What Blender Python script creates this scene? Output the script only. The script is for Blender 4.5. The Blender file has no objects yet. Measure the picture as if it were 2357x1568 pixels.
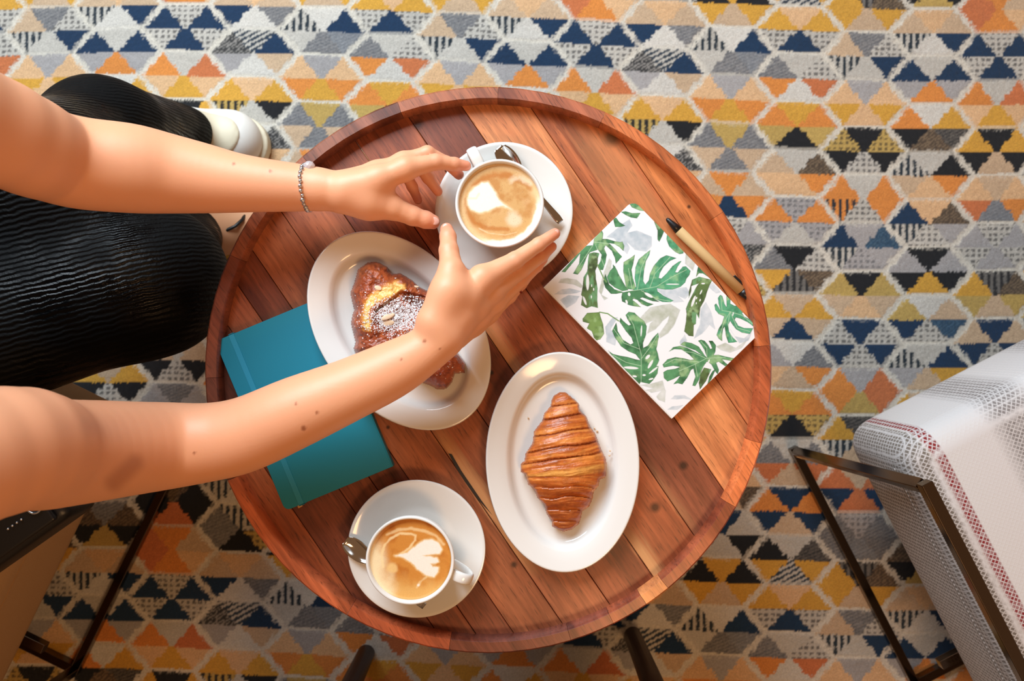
import bpy, bmesh, math, random
import numpy as np
from mathutils import Vector, Matrix

rnd = random.Random(7)
rng = np.random.default_rng(11)
scene = bpy.context.scene
COL = scene.collection

# ------------------------------------------------------------------ camera, light, exposure
H = 1.30            # camera height above the floor
FPX = 1702.0        # focal length in photo pixels (2357 wide)
T = 0.45            # table top height
cam_d = bpy.data.cameras.new('camera')
cam = bpy.data.objects.new('camera', cam_d)
COL.objects.link(cam)
cam.location = (0, 0, H)
cam_d.sensor_width = 36
cam_d.lens = 36 * FPX / 2357
cam_d.clip_start = 0.02
cam_d.dof.use_dof = True
cam_d.dof.focus_distance = H - T - 0.03
cam_d.dof.aperture_fstop = 6.0
scene.camera = cam

world = bpy.data.worlds.new('world')
scene.world = world
world.use_nodes = True
bg = world.node_tree.nodes['Background']
bg.inputs[0].default_value = (1.0, 0.54, 0.27, 1)
bg.inputs[1].default_value = 0.21

def area(name, loc, aim, sx, sy, power, col):
    l = bpy.data.lights.new(name, 'AREA')
    l.shape = 'RECTANGLE'; l.size = sx; l.size_y = sy
    l.energy = power; l.color = col
    o = bpy.data.objects.new(name, l); COL.objects.link(o)
    o.location = loc
    d = Vector(aim) - Vector(loc)
    o.rotation_euler = d.to_track_quat('-Z', 'Y').to_euler()
    return o
area('window_light', (-0.70, 1.50, 1.75), (0.0, 0.10, 0.4), 1.5, 1.0, 74, (0.78, 0.90, 1.0))
area('ceiling_lamp_light', (0.6, -1.15, 2.3), (0.1, -0.3, 0.2), 0.5, 0.5, 13, (1.0, 0.55, 0.25))
vs = scene.view_settings
vs.view_transform = 'Standard'; vs.look = 'None'; vs.gamma = 1.0
vs.use_curve_mapping = False
vs.exposure = 0.20

# ------------------------------------------------------------------ helpers
def at(px, py, z):
    k = (H - z) / FPX
    return Vector(((px - 1178.5) * k, (784.0 - py) * k, z))
def lin(c):
    c = np.asarray(c, float) / 255.0
    return np.where(c <= 0.04045, c / 12.92, ((c + 0.055) / 1.055) ** 2.4)
def L4(c):
    a = lin(c); return (a[0], a[1], a[2], 1.0)

def link(o, parent=None):
    COL.objects.link(o)
    if parent is not None: o.parent = parent
    return o
def tag(o, label=None, cat=None, group=None, kind=None):
    if label: o['label'] = label
    if cat: o['category'] = cat
    if group: o['group'] = group
    if kind: o['kind'] = kind
    return o
def thing(name, label, cat, loc=(0, 0, 0), rotz=0, group=None):
    o = bpy.data.objects.new(name, None)
    o.empty_display_size = 0.02
    link(o); o.location = loc; o.rotation_euler = (0, 0, rotz)
    return tag(o, label, cat, group)
def arr_mesh(name, V, F, smooth=True):
    V = np.asarray(V, np.float32); F = np.asarray(F, np.int32)
    me = bpy.data.meshes.new(name)
    n = F.shape[1]
    me.vertices.add(len(V)); me.vertices.foreach_set('co', V.ravel())
    me.loops.add(F.size); me.loops.foreach_set('vertex_index', F.ravel())
    me.polygons.add(len(F))
    me.polygons.foreach_set('loop_start', np.arange(0, F.size, n, dtype=np.int32))
    me.polygons.foreach_set('loop_total', np.full(len(F), n, np.int32))
    me.update(calc_edges=True)
    me.validate()
    if smooth: me.polygons.foreach_set('use_smooth', np.ones(len(me.polygons), bool))
    return me
def paint(me, rgb):           # rgb: linear, per vertex
    a = me.color_attributes.new('paint', 'FLOAT_COLOR', 'POINT')
    c = np.ones((len(rgb), 4), np.float32); c[:, :3] = rgb
    a.data.foreach_set('color', c.ravel())
def obj(name, me, mat=None, parent=None, loc=None):
    o = bpy.data.objects.new(name, me)
    link(o, parent)
    if mat is not None and len(me.materials) == 0: me.materials.append(mat)
    if loc is not None: o.location = loc
    return o
def bm_obj(name, bm, mat=None, parent=None, smooth=True):
    me = bpy.data.meshes.new(name); bmesh.ops.recalc_face_normals(bm, faces=bm.faces)
    bm.to_mesh(me); bm.free()
    if smooth: me.polygons.foreach_set('use_smooth', np.ones(len(me.polygons), bool))
    return obj(name, me, mat, parent)
def mod_bevel(o, w, seg=2):
    m = o.modifiers.new('bevel', 'BEVEL'); m.width = w; m.segments = seg; m.limit_method = 'ANGLE'
    return o
def copy_tree(o, parent=None):
    c = o.copy(); COL.objects.link(c)
    if parent is not None: c.parent = parent
    for ch in list(o.children): copy_tree(ch, c)
    return c

# ------------------------------------------------------------------ materials
def mat(name, col, rough=0.5, metal=0.0, **kw):
    m = bpy.data.materials.new(name); m.use_nodes = True
    b = m.node_tree.nodes['Principled BSDF']
    b.inputs['Base Color'].default_value = L4(col)
    b.inputs['Roughness'].default_value = rough
    b.inputs['Metallic'].default_value = metal
    for k, v in kw.items(): b.inputs[k.replace('_', ' ')].default_value = v
    return m
def NB(m): return m.node_tree.nodes, m.node_tree.links, m.node_tree.nodes['Principled BSDF']
def noise_bump(m, scale, strength, dist=0.001, detail=3, mapping=None):
    N, K, b = NB(m)
    tc = N.new('ShaderNodeTexCoord'); nz = N.new('ShaderNodeTexNoise')
    nz.inputs['Scale'].default_value = scale; nz.inputs['Detail'].default_value = detail
    if mapping:
        mp = N.new('ShaderNodeMapping'); mp.inputs['Scale'].default_value = mapping
        K.new(tc.outputs['Object'], mp.inputs[0]); K.new(mp.outputs[0], nz.inputs['Vector'])
    else: K.new(tc.outputs['Object'], nz.inputs['Vector'])
    bp = N.new('ShaderNodeBump'); bp.inputs['Strength'].default_value = strength
    bp.inputs['Distance'].default_value = dist
    K.new(nz.outputs[0], bp.inputs['Height']); K.new(bp.outputs[0], b.inputs['Normal'])
    return nz
def painted(name, rough=0.6, bump=None, vary=0.0, **kw):
    m = mat(name, (128, 128, 128), rough, **kw)
    N, K, b = NB(m)
    a = N.new('ShaderNodeAttribute'); a.attribute_name = 'paint'
    out = a.outputs['Color']
    if bump: nz = noise_bump(m, *bump)
    if vary:
        n2 = N.new('ShaderNodeTexNoise'); n2.inputs['Scale'].default_value = vary; n2.inputs['Detail'].default_value = 4
        tc = N.new('ShaderNodeTexCoord'); K.new(tc.outputs['Object'], n2.inputs['Vector'])
        mr = N.new('ShaderNodeMapRange'); mr.inputs[1].default_value = 0.3; mr.inputs[2].default_value = 0.7
        mr.inputs[3].default_value = 0.8; mr.inputs[4].default_value = 1.15
        K.new(n2.outputs[0], mr.inputs[0])
        mx = N.new('ShaderNodeMix'); mx.data_type = 'RGBA'; mx.blend_type = 'MULTIPLY'; mx.inputs[0].default_value = 1
        K.new(out, mx.inputs[6]); K.new(mr.outputs[0], mx.inputs[7]); out = mx.outputs[2]
    K.new(out, b.inputs['Base Color'])
    return m

M_china = mat('white_glazed_china', (228, 227, 222), 0.12, Coat_Weight=0.3, Coat_Roughness=0.05)
noise_bump(M_china, 30, 0.05, 0.0004)
M_chrome = mat('polished_steel', (205, 200, 195), 0.10, 1.0)
noise_bump(M_chrome, 60, 0.04, 0.0003)
M_frame = mat('dark_chrome_tube', (112, 100, 90), 0.14, 1.0)
noise_bump(M_frame, 40, 0.05, 0.0003)
M_blackp = mat('black_plastic', (22, 22, 24), 0.35); noise_bump(M_blackp, 300, 0.1, 0.0002)
M_kraft = mat('kraft_card', (200, 165, 112), 0.75); noise_bump(M_kraft, 500, 0.3, 0.0003)
M_paper = mat('page_edges', (232, 224, 206), 0.8); noise_bump(M_paper, 900, 0.4, 0.0003, mapping=(0.05, 0.05, 6))
M_teal = mat('teal_cover', (10, 128, 152), 0.5); noise_bump(M_teal, 700, 0.12, 0.0003)
M_teal2 = mat('teal_elastic', (34, 142, 172), 0.5); noise_bump(M_teal2, 900, 0.3, 0.0003)
M_orange = mat('ribbon', (205, 150, 90), 0.7); noise_bump(M_orange, 500, 0.2, 0.0003)
M_darkwood = mat('dark_walnut', (48, 24, 18), 0.45); noise_bump(M_darkwood, 40, 0.2, 0.0008, mapping=(8, 8, 1))
M_filler = mat('dark_filler', (32, 26, 22), 0.5); noise_bump(M_filler, 300, 0.2, 0.0004)
M_rug = painted('woven_wool', 0.95, bump=(900, 0.6, 0.0015, 2), vary=420, Sheen_Weight=0.15)
M_floor = mat('dark_floor', (92, 74, 58), 0.6); noise_bump(M_floor, 20, 0.2)
M_print = painted('printed_cover', 0.42)
M_latte = painted('latte_foam', 0.38, bump=(700, 0.15, 0.0004, 3))
M_crois = painted('baked_pastry', 0.36, bump=(260, 0.5, 0.0012, 4), vary=160)
M_almond = painted('glazed_almond_pastry', 0.26, bump=(220, 0.9, 0.0025, 5), vary=240)
M_flake = mat('almond_flake', (225, 196, 160), 0.55); noise_bump(M_flake, 200, 0.2, 0.0005)
M_sugar = mat('icing_sugar', (245, 242, 240), 0.9); noise_bump(M_sugar, 900, 0.4, 0.0005)
M_skin = painted('skin', 0.48, bump=(420, 0.10, 0.0006, 3), Subsurface_Weight=0.12)
M_skin.node_tree.nodes['Principled BSDF'].inputs['Subsurface Radius'].default_value = (0.010, 0.004, 0.002)
M_nail = mat('fingernail', (232, 178, 160), 0.30); noise_bump(M_nail, 200, 0.05, 0.0003)
M_silver = mat('silver_bead', (205, 205, 210), 0.18, 0.9); noise_bump(M_silver, 300, 0.1, 0.0003)
M_crystal = mat('crystal_bead', (235, 238, 245), 0.08, 0.0, Transmission_Weight=0.6); noise_bump(M_crystal, 100, 0.1, 0.0003)
M_copper = mat('copper_ring', (150, 62, 40), 0.3, 0.8); noise_bump(M_copper, 300, 0.1, 0.0003)
M_black = mat('black_leather', (13, 13, 15), 0.4); noise_bump(M_black, 160, 0.3, 0.0008)
M_top = mat('black_jersey', (14, 14, 16), 0.85); noise_bump(M_top, 500, 0.3, 0.0006)
M_hair = mat('brown_hair', (58, 36, 22), 0.5); noise_bump(M_hair, 90, 0.6, 0.002, mapping=(1, 1, .1))
M_shoe = mat('white_canvas', (236, 234, 226), 0.7); noise_bump(M_shoe, 700, 0.25, 0.0004)
M_sole = mat('cream_rubber', (226, 216, 188), 0.55); noise_bump(M_sole, 300, 0.1, 0.0004)

# pleated black satin
M_pleat = mat('pleated_black_satin', (3, 4, 5), 0.30)
def pleats():
    N, K, b = NB(M_pleat)
    tc = N.new('ShaderNodeTexCoord'); mp = N.new('ShaderNodeMapping')
    mp.inputs['Rotation'].default_value = (0, 0, math.radians(-17))
    K.new(tc.outputs['Object'], mp.inputs[0])
    wv = N.new('ShaderNodeTexWave'); wv.bands_direction = 'Y'; wv.inputs['Scale'].default_value = 54
    wv.inputs['Distortion'].default_value = 3.5; wv.inputs['Detail'].default_value = 3; wv.inputs['Detail Scale'].default_value = 1.2
    K.new(mp.outputs[0], wv.inputs['Vector'])
    nz = N.new('ShaderNodeTexNoise'); nz.inputs['Scale'].default_value = 420; nz.inputs['Detail'].default_value = 3
    K.new(tc.outputs['Object'], nz.inputs['Vector'])
    ad = N.new('ShaderNodeMath'); ad.operation = 'MULTIPLY_ADD'; ad.inputs[1].default_value = 0.35
    K.new(nz.outputs[0], ad.inputs[0]); K.new(wv.outputs['Fac'], ad.inputs[2])
    bp = N.new('ShaderNodeBump'); bp.inputs['Strength'].default_value = 0.7; bp.inputs['Distance'].default_value = 0.0014
    K.new(ad.outputs[0], bp.inputs['Height']); K.new(bp.outputs[0], b.inputs['Normal'])
    b.inputs['Specular IOR Level'].default_value = 0.14
    n2 = N.new('ShaderNodeTexNoise'); n2.inputs['Scale'].default_value = 13; n2.inputs['Detail'].default_value = 5; K.new(tc.outputs['Object'], n2.inputs['Vector'])
    mr = N.new('ShaderNodeMapRange'); mr.inputs[1].default_value = .40; mr.inputs[2].default_value = .62; mr.inputs[3].default_value = .75; mr.inputs[4].default_value = .24
    K.new(n2.outputs[0], mr.inputs[0]); K.new(mr.outputs[0], b.inputs['Roughness'])
pleats()

# wood: tint from the object's own colour, grain along the boards
GD = np.array([0.5635, -0.826]); GN = np.array([0.826, 0.5635])    # grain direction / across, world xy
def wood_mat(name, grain_along=True):
    m = mat(name, (150, 80, 45), 0.42, Coat_Weight=0.12, Coat_Roughness=0.25)
    N, K, b = NB(m)
    tc = N.new('ShaderNodeTexCoord'); oi = N.new('ShaderNodeObjectInfo')
    off = N.new('ShaderNodeVectorMath'); off.operation = 'MULTIPLY'; off.inputs[1].default_value = (3.1, 5.7, 0)
    K.new(oi.outputs['Random'], off.inputs[0])
    ad = N.new('ShaderNodeVectorMath'); ad.operation = 'ADD'
    rot = N.new('ShaderNodeMapping'); rot.inputs['Rotation'].default_value = (0, 0, math.radians(55.7))
    K.new(tc.outputs['Object'], rot.inputs[0])
    K.new(rot.outputs[0], ad.inputs[0]); K.new(off.outputs[0], ad.inputs[1])
    def nz(scale, sc, detail=6, dist=0.0):
        mp = N.new('ShaderNodeMapping'); mp.inputs['Scale'].default_value = sc
        K.new(ad.outputs[0], mp.inputs[0])
        n = N.new('ShaderNodeTexNoise'); n.inputs['Scale'].default_value = scale; n.inputs['Detail'].default_value = detail
        n.inputs['Distortion'].default_value = dist
        K.new(mp.outputs[0], n.inputs['Vector']); return n
    big = nz(7, (0.7, 3.2, 1), 4, 0.6); fine = nz(40, (0.35, 6, 1), 6, 0.3); pore = nz(240, (0.22, 2.2, 1), 2)
    def rng_(src, a, b_, c, d):
        r = N.new('ShaderNodeMapRange'); r.inputs[1].default_value = a; r.inputs[2].default_value = b_
        r.inputs[3].default_value = c; r.inputs[4].default_value = d
        K.new(src, r.inputs[0]); return r.outputs[0]
    def mul(c, f):
        x = N.new('ShaderNodeMix'); x.data_type = 'RGBA'; x.blend_type = 'MULTIPLY'; x.inputs[0].default_value = 1
        K.new(c, x.inputs[6]); K.new(f, x.inputs[7]); return x.outputs[2]
    c = oi.outputs['Color']
    # streaks swing the tint between a redder dark and a lighter tan
    ramp = N.new('ShaderNodeValToRGB')
    ramp.color_ramp.elements[0].position = 0.32; ramp.color_ramp.elements[0].color = (0.52, 0.40, 0.36, 1)
    ramp.color_ramp.elements[1].position = 0.70; ramp.color_ramp.elements[1].color = (1.45, 1.55, 1.6, 1)
    K.new(big.outputs[0], ramp.inputs[0])
    x = N.new('ShaderNodeMix'); x.data_type = 'RGBA'; x.blend_type = 'MULTIPLY'; x.inputs[0].default_value = 1
    K.new(c, x.inputs[6]); K.new(ramp.outputs[0], x.inputs[7]); c = x.outputs[2]
    c = mul(c, rng_(fine.outputs[0], 0.3, 0.7, 0.72, 1.2))
    c = mul(c, rng_(pore.outputs[0], 0.30, 0.42, 0.55, 1.0))
    if grain_along:
        for (px, py, r, k) in KNOTS:
            p = at(px, py, T)
            vm = N.new('ShaderNodeVectorMath'); vm.operation = 'DISTANCE'
            K.new(tc.outputs['Object'], vm.inputs[0]); vm.inputs[1].default_value = p
            c = mul(c, rng_(vm.outputs['Value'], r * 0.35, r, k, 1.0))
    if grain_along:         # pale sapwood streaks: (across, along) boxes in the board plane
        k_ = (H - T) / FPX; o_ = np.array([-1178.5, 784.0]) * k_
        def dotn(vx, vy):
            d = N.new('ShaderNodeVectorMath'); d.operation = 'DOT_PRODUCT'; d.inputs[1].default_value = (vx, vy, 0)
            K.new(tc.outputs['Object'], d.inputs[0]); return d.outputs['Value']
        S_, T_ = dotn(*GN), dotn(*GD)
        wob = N.new('ShaderNodeMath'); wob.operation = 'MULTIPLY_ADD'; wob.inputs[1].default_value = 0.016; K.new(fine.outputs[0], wob.inputs[0]); K.new(S_, wob.inputs[2])
        for s0, s1, t0, t1, amt in SAP:
            a0, a1 = s0 * k_ + o_ @ GN + .008, s1 * k_ + o_ @ GN + .008; b0, b1 = t0 * k_ + o_ @ GD, t1 * k_ + o_ @ GD
            e = [rng_(wob.outputs[0], a0 - .0015, a0 + .001, 0, 1), rng_(wob.outputs[0], a1 - .006, a1 + .004, 1, 0), rng_(T_, b0 - .02, b0 + .02, 0, 1), rng_(T_, b1 - .02, b1 + .02, 1, 0)]
            m_ = e[0]
            for q in e[1:]:
                mm = N.new('ShaderNodeMath'); mm.operation = 'MULTIPLY'; K.new(m_, mm.inputs[0]); K.new(q, mm.inputs[1]); m_ = mm.outputs[0]
            mm = N.new('ShaderNodeMath'); mm.operation = 'MULTIPLY'; K.new(m_, mm.inputs[0]); mm.inputs[1].default_value = amt
            x = N.new('ShaderNodeMix'); x.data_type = 'RGBA'; K.new(mm.outputs[0], x.inputs[0]); K.new(c, x.inputs[6]); x.inputs[7].default_value = L4((206, 152, 100)); c = x.outputs[2]
    K.new(c, b.inputs['Base Color'])
    bp = N.new('ShaderNodeBump'); bp.inputs['Strength'].default_value = 0.12; bp.inputs['Distance'].default_value = 0.0006
    K.new(pore.outputs[0], bp.inputs['Height']); K.new(bp.outputs[0], b.inputs['Normal'])
    return m
KNOTS = [(1408, 317, 0.013, 0.16), (1573, 1072, 0.007, 0.2), (1508, 1168, 0.008, 0.2), (962, 286, 0.008, 0.35),
         (1131, 858, 0.004, 0.1), (1183, 1300, 0.005, 0.2), (893, 984, 0.003, 0.2), (1586, 476, 0.003, 0.2)]
SAP = [(262, 290, 1400, 1760, .75), (494, 520, 1840, 2020, .85), (494, 520, 1220, 1390, .6), (742, 800, 950, 1250, .35), (900, 990, 1000, 1500, .25), (100, 125, 980, 1100, .3), (626, 640, 1750, 1900, .3)]
M_plank = wood_mat('acacia_board'); M_rim = wood_mat('acacia_rim', False)
M_rim.node_tree.nodes['Principled BSDF'].inputs['Coat Weight'].default_value = 0.45

# fabric of the armchairs: cream weave, grey banded stripes and a red one, running front to back (local x)
def chair_fabric():
    m = mat('striped_woven_upholstery', (205, 200, 195), 0.9, Sheen_Weight=0.15)
    N, K, b = NB(m)
    tc = N.new('ShaderNodeTexCoord'); sp = N.new('ShaderNodeSeparateXYZ'); K.new(tc.outputs['Object'], sp.inputs[0])
    # distance from the left side of the seat, folded over the edge using height
    zz = N.new('ShaderNodeMath'); zz.operation = 'SUBTRACT'; zz.inputs[1].default_value = 0.44; K.new(sp.outputs['Z'], zz.inputs[0])
    zm = N.new('ShaderNodeMath'); zm.operation = 'MINIMUM'; zm.inputs[1].default_value = 0.0; K.new(zz.outputs[0], zm.inputs[0])
    ux = N.new('ShaderNodeMath'); ux.operation = 'ADD'; ux.inputs[1].default_value = 0.25; K.new(sp.outputs['X'], ux.inputs[0])
    mr = N.new('ShaderNodeMapRange'); mr.inputs[1].default_value = 0; mr.inputs[2].default_value = 0.5
    K.new(ux.outputs[0], mr.inputs[0])
    rp = N.new('ShaderNodeValToRGB'); cr = rp.color_ramp
    stops = [(0.0, (120, 112, 104)), (0.035, (112, 102, 92)), (0.042, (190, 182, 172)), (0.045, (128, 26, 26)),
             (0.070, (128, 26, 26)), (0.074, (206, 203, 200)), (0.20, (206, 203, 202)), (0.25, (128, 122, 120)), (0.31, (136, 130, 128)), (0.36, (216, 212, 210)),
             (0.48, (206, 203, 202)), (0.55, (130, 124, 122)), (0.64, (220, 216, 212)), (0.80, (222, 218, 214)), (0.88, (130, 124, 120)), (1.0, (214, 210, 206))]
    while len(cr.elements) < len(stops): cr.elements.new(0.5)
    for e, (p, c) in zip(cr.elements, stops): e.position = p; e.color = L4(c)
    K.new(mr.outputs[0], rp.inputs[0])
    ck = N.new('ShaderNodeTexVoronoi'); ck.feature = 'F1'; ck.distance = 'CHEBYCHEV'; ck.inputs['Scale'].default_value = 210; ck.inputs['Randomness'].default_value = 0.1
    mp = N.new('ShaderNodeMapping'); mp.inputs['Rotation'].default_value = (0, 0, math.radians(45)); mp.inputs['Scale'].default_value = (1, 1, 0.7)
    K.new(tc.outputs['Object'], mp.inputs[0]); K.new(mp.outputs[0], ck.inputs['Vector'])
    r2 = N.new('ShaderNodeMapRange'); r2.inputs[1].default_value = 0.28; r2.inputs[2].default_value = 0.5
    r2.inputs[3].default_value = 1.0; r2.inputs[4].default_value = 0.0
    K.new(ck.outputs['Distance'], r2.inputs[0])
    mx = N.new('ShaderNodeMix'); mx.data_type = 'RGBA'
    K.new(r2.outputs[0], mx.inputs[0]); mx.inputs[6].default_value = L4((206, 203, 202)); K.new(rp.outputs[0], mx.inputs[7])
    K.new(mx.outputs[2], b.inputs['Base Color'])
    bp = N.new('ShaderNodeBump'); bp.inputs['Strength'].default_value = 0.5; bp.inputs['Distance'].default_value = 0.001
    K.new(ck.outputs['Distance'], bp.inputs['Height']); K.new(bp.outputs[0], b.inputs['Normal'])
    return m
M_fabric = chair_fabric()
M_tan = mat('tan_woven_upholstery', (172, 136, 96), 0.9); noise_bump(M_tan, 420, .5, .0012, 2)

# ------------------------------------------------------------------ signed distance helpers
class Field:
    def __init__(self, lo, hi, vox):
        self.lo = np.array(lo, np.float32); self.vox = vox
        self.n = np.ceil((np.array(hi) - np.array(lo)) / vox).astype(int) + 1
        self.F = np.full(self.n, 1.0, np.float32)
    def sub(self, lo, hi):
        a = np.clip(np.floor((np.array(lo) - self.lo) / self.vox).astype(int), 0, self.n)
        b = np.clip(np.ceil((np.array(hi) - self.lo) / self.vox).astype(int) + 1, 0, self.n)
        return a, b
    def axes(self, a, b):
        ax = [(self.lo[i] + self.vox * np.arange(a[i], b[i], dtype=np.float32)) for i in range(3)]
        return ax[0][:, None, None], ax[1][None, :, None], ax[2][None, None, :]
    @staticmethod
    def cone(X, Y, Z, p, q, r0, r1):
        p = np.array(p, np.float32); q = np.array(q, np.float32); d = q - p; L = float(d @ d) + 1e-12
        t = np.clip(((X - p[0]) * d[0] + (Y - p[1]) * d[1] + (Z - p[2]) * d[2]) / L, 0, 1)
        return np.sqrt((X - p[0] - t * d[0]) ** 2 + (Y - p[1] - t * d[1]) ** 2 + (Z - p[2] - t * d[2]) ** 2) - (r0 + t * (r1 - r0))
    @staticmethod
    def smin(a, b, k):
        h = np.maximum(k - np.abs(a - b), 0) / k
        return np.minimum(a, b) - h * h * k * 0.25
    def add(self, p, q, r0, r1, k, F=None):
        F = self.F if F is None else F
        m = max(r0, r1) + 2.0 * k + 3 * self.vox
        p = np.array(p); q = np.array(q)
        a, b = self.sub(np.minimum(p, q) - m, np.maximum(p, q) + m)
        if np.any(b - a < 1): return
        D = self.cone(*self.axes(a, b), p, q, r0, r1)
        s = tuple(slice(a[i], b[i]) for i in range(3))
        F[s] = self.smin(F[s], D, k)
    def ellip(self, c, r, k, rot=0.0, F=None):
        F = self.F if F is None else F
        c = np.array(c, np.float32); m = max(r) + 2 * k + 3 * self.vox
        a, b = self.sub(c - m, c + m)
        if np.any(b - a < 1): return
        X, Y, Z = self.axes(a, b); cs, sn = math.cos(rot), math.sin(rot)
        x = (X - c[0]) * cs + (Y - c[1]) * sn; y = -(X - c[0]) * sn + (Y - c[1]) * cs; z = Z - c[2]
        k0 = np.sqrt((x / r[0]) ** 2 + (y / r[1]) ** 2 + (z / r[2]) ** 2) + 1e-6
        k1 = np.sqrt((x / r[0] ** 2) ** 2 + (y / r[1] ** 2) ** 2 + (z / r[2] ** 2) ** 2) + 1e-6
        D = k0 * (k0 - 1) / k1
        s = tuple(slice(a[i], b[i]) for i in range(3))
        F[s] = self.smin(F[s], D, k)
    def mesh(self):
        return nets(self.F, self.lo, self.vox)
def nets(F, lo, vox):
    S = F < 0
    c = np.zeros(np.array(F.shape) - 1, np.uint8)
    offs = [(i, j, k) for i in (0, 1) for j in (0, 1) for k in (0, 1)]
    sl = lambda o, d=0: tuple(slice(o[i], F.shape[i] - 1 + o[i]) for i in range(3))
    for o in offs: c += S[sl(o)]
    m = (c > 0) & (c < 8)
    idx = np.argwhere(m)
    vid = np.full(c.shape, -1, np.int32); vid[m] = np.arange(len(idx))
    val = np.stack([F[idx[:, 0] + o[0], idx[:, 1] + o[1], idx[:, 2] + o[2]] for o in offs], 1)
    acc = np.zeros((len(idx), 3)); cnt = np.zeros(len(idx))
    for a in range(8):
        for b in range(a + 1, 8):
            oa, ob = np.array(offs[a]), np.array(offs[b])
            if abs(oa - ob).sum() != 1: continue
            va, vb = val[:, a], val[:, b]; cr = (va < 0) != (vb < 0)
            t = np.where(cr, va / np.where(cr, va - vb, 1), 0)
            acc += np.where(cr[:, None], oa + t[:, None] * (ob - oa), 0); cnt += cr
    V = (idx + acc / cnt[:, None]) * vox + lo
    Q = []
    for ax in range(3):
        u, v = (ax + 1) % 3, (ax + 2) % 3
        A = np.take(S, range(0, F.shape[ax] - 1), ax); B = np.take(S, range(1, F.shape[ax]), ax)
        e = np.argwhere(A != B)
        e = e[(e[:, u] > 0) & (e[:, v] > 0) & (e[:, u] < F.shape[u] - 1) & (e[:, v] < F.shape[v] - 1)]
        fl = A[e[:, 0], e[:, 1], e[:, 2]]
        def vi(du, dv):
            q = e.copy(); q[:, u] -= du; q[:, v] -= dv
            return vid[q[:, 0], q[:, 1], q[:, 2]]
        q = np.stack([vi(1, 1), vi(0, 1), vi(0, 0), vi(1, 0)], 1)
        q[~fl] = q[~fl][:, ::-1]
        Q.append(q)
    return V, np.concatenate(Q)

def poly_sd(P, X, Y):
    """signed distance (negative inside) from points to polygon P"""
    P = np.asarray(P, float); n = len(P)
    d = np.full(X.shape, 1e9); ins = np.zeros(X.shape, bool)
    for i in range(n):
        a, b = P[i], P[(i + 1) % n]; e = b - a
        wx, wy = X - a[0], Y - a[1]
        t = np.clip((wx * e[0] + wy * e[1]) / (e @ e + 1e-9), 0, 1)
        d = np.minimum(d, (wx - t * e[0]) ** 2 + (wy - t * e[1]) ** 2)
        c = ((a[1] > Y) != (b[1] > Y)) & (X < (b[0] - a[0]) * (Y - a[1]) / (b[1] - a[1] + 1e-12) + a[0])
        ins ^= c
    return np.where(ins, -1, 1) * np.sqrt(d)
def line_d(P, X, Y):
    P = np.asarray(P, float); d = np.full(X.shape, 1e9)
    for a, b in zip(P[:-1], P[1:]):
        e = b - a; wx, wy = X - a[0], Y - a[1]
        t = np.clip((wx * e[0] + wy * e[1]) / (e @ e + 1e-9), 0, 1)
        d = np.minimum(d, (wx - t * e[0]) ** 2 + (wy - t * e[1]) ** 2)
    return np.sqrt(d)
def sstep(a, b, x):
    t = np.clip((x - a) / (b - a), 0, 1); return t * t * (3 - 2 * t)
def vnoise(X, Y, s, seed=0):
    r = np.random.default_rng(seed); G = r.random((64, 64))
    x, y = X / s, Y / s; i, j = np.floor(x).astype(int), np.floor(y).astype(int); u, v = x - i, y - j
    u = u * u * (3 - 2 * u); v = v * v * (3 - 2 * v)
    g = lambda a, b: G[a % 64, b % 64]
    return (g(i, j) * (1 - u) + g(i + 1, j) * u) * (1 - v) + (g(i, j + 1) * (1 - u) + g(i + 1, j + 1) * u) * v
def fbm(X, Y, s, seed=0, o=4):
    return sum(vnoise(X, Y, s / 2 ** k, seed + k) * 0.5 ** k for k in range(o)) / (2 - 0.5 ** (o - 1))
def mixc(C, col, m):
    return C * (1 - m[..., None]) + lin(col) * m[..., None]
def grid_quads(nu, nv, keep=None):
    I = np.arange(nu * nv).reshape(nu, nv)
    q = np.stack([I[:-1, :-1], I[1:, :-1], I[1:, 1:], I[:-1, 1:]], -1).reshape(-1, 4)
    if keep is not None:
        k = keep.ravel(); q = q[k[q].all(1)]
    return q

# ------------------------------------------------------------------ floor and rug
bm = bmesh.new(); bmesh.ops.create_grid(bm, x_segments=1, y_segments=1, size=2.5)
fl = bm_obj('floor', bm, M_floor, smooth=False); fl.location.z = -0.008; tag(fl, kind='structure')

PAL = dict(W=(222, 217, 206), L=(204, 199, 188), G=(176, 172, 170), B=(8, 50, 84), K=(13, 16, 22), O=(232, 146, 66),
           P=(234, 190, 142), T=(212, 182, 148), Y=(224, 168, 62), M=(200, 168, 92), R=(212, 122, 72))
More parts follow.
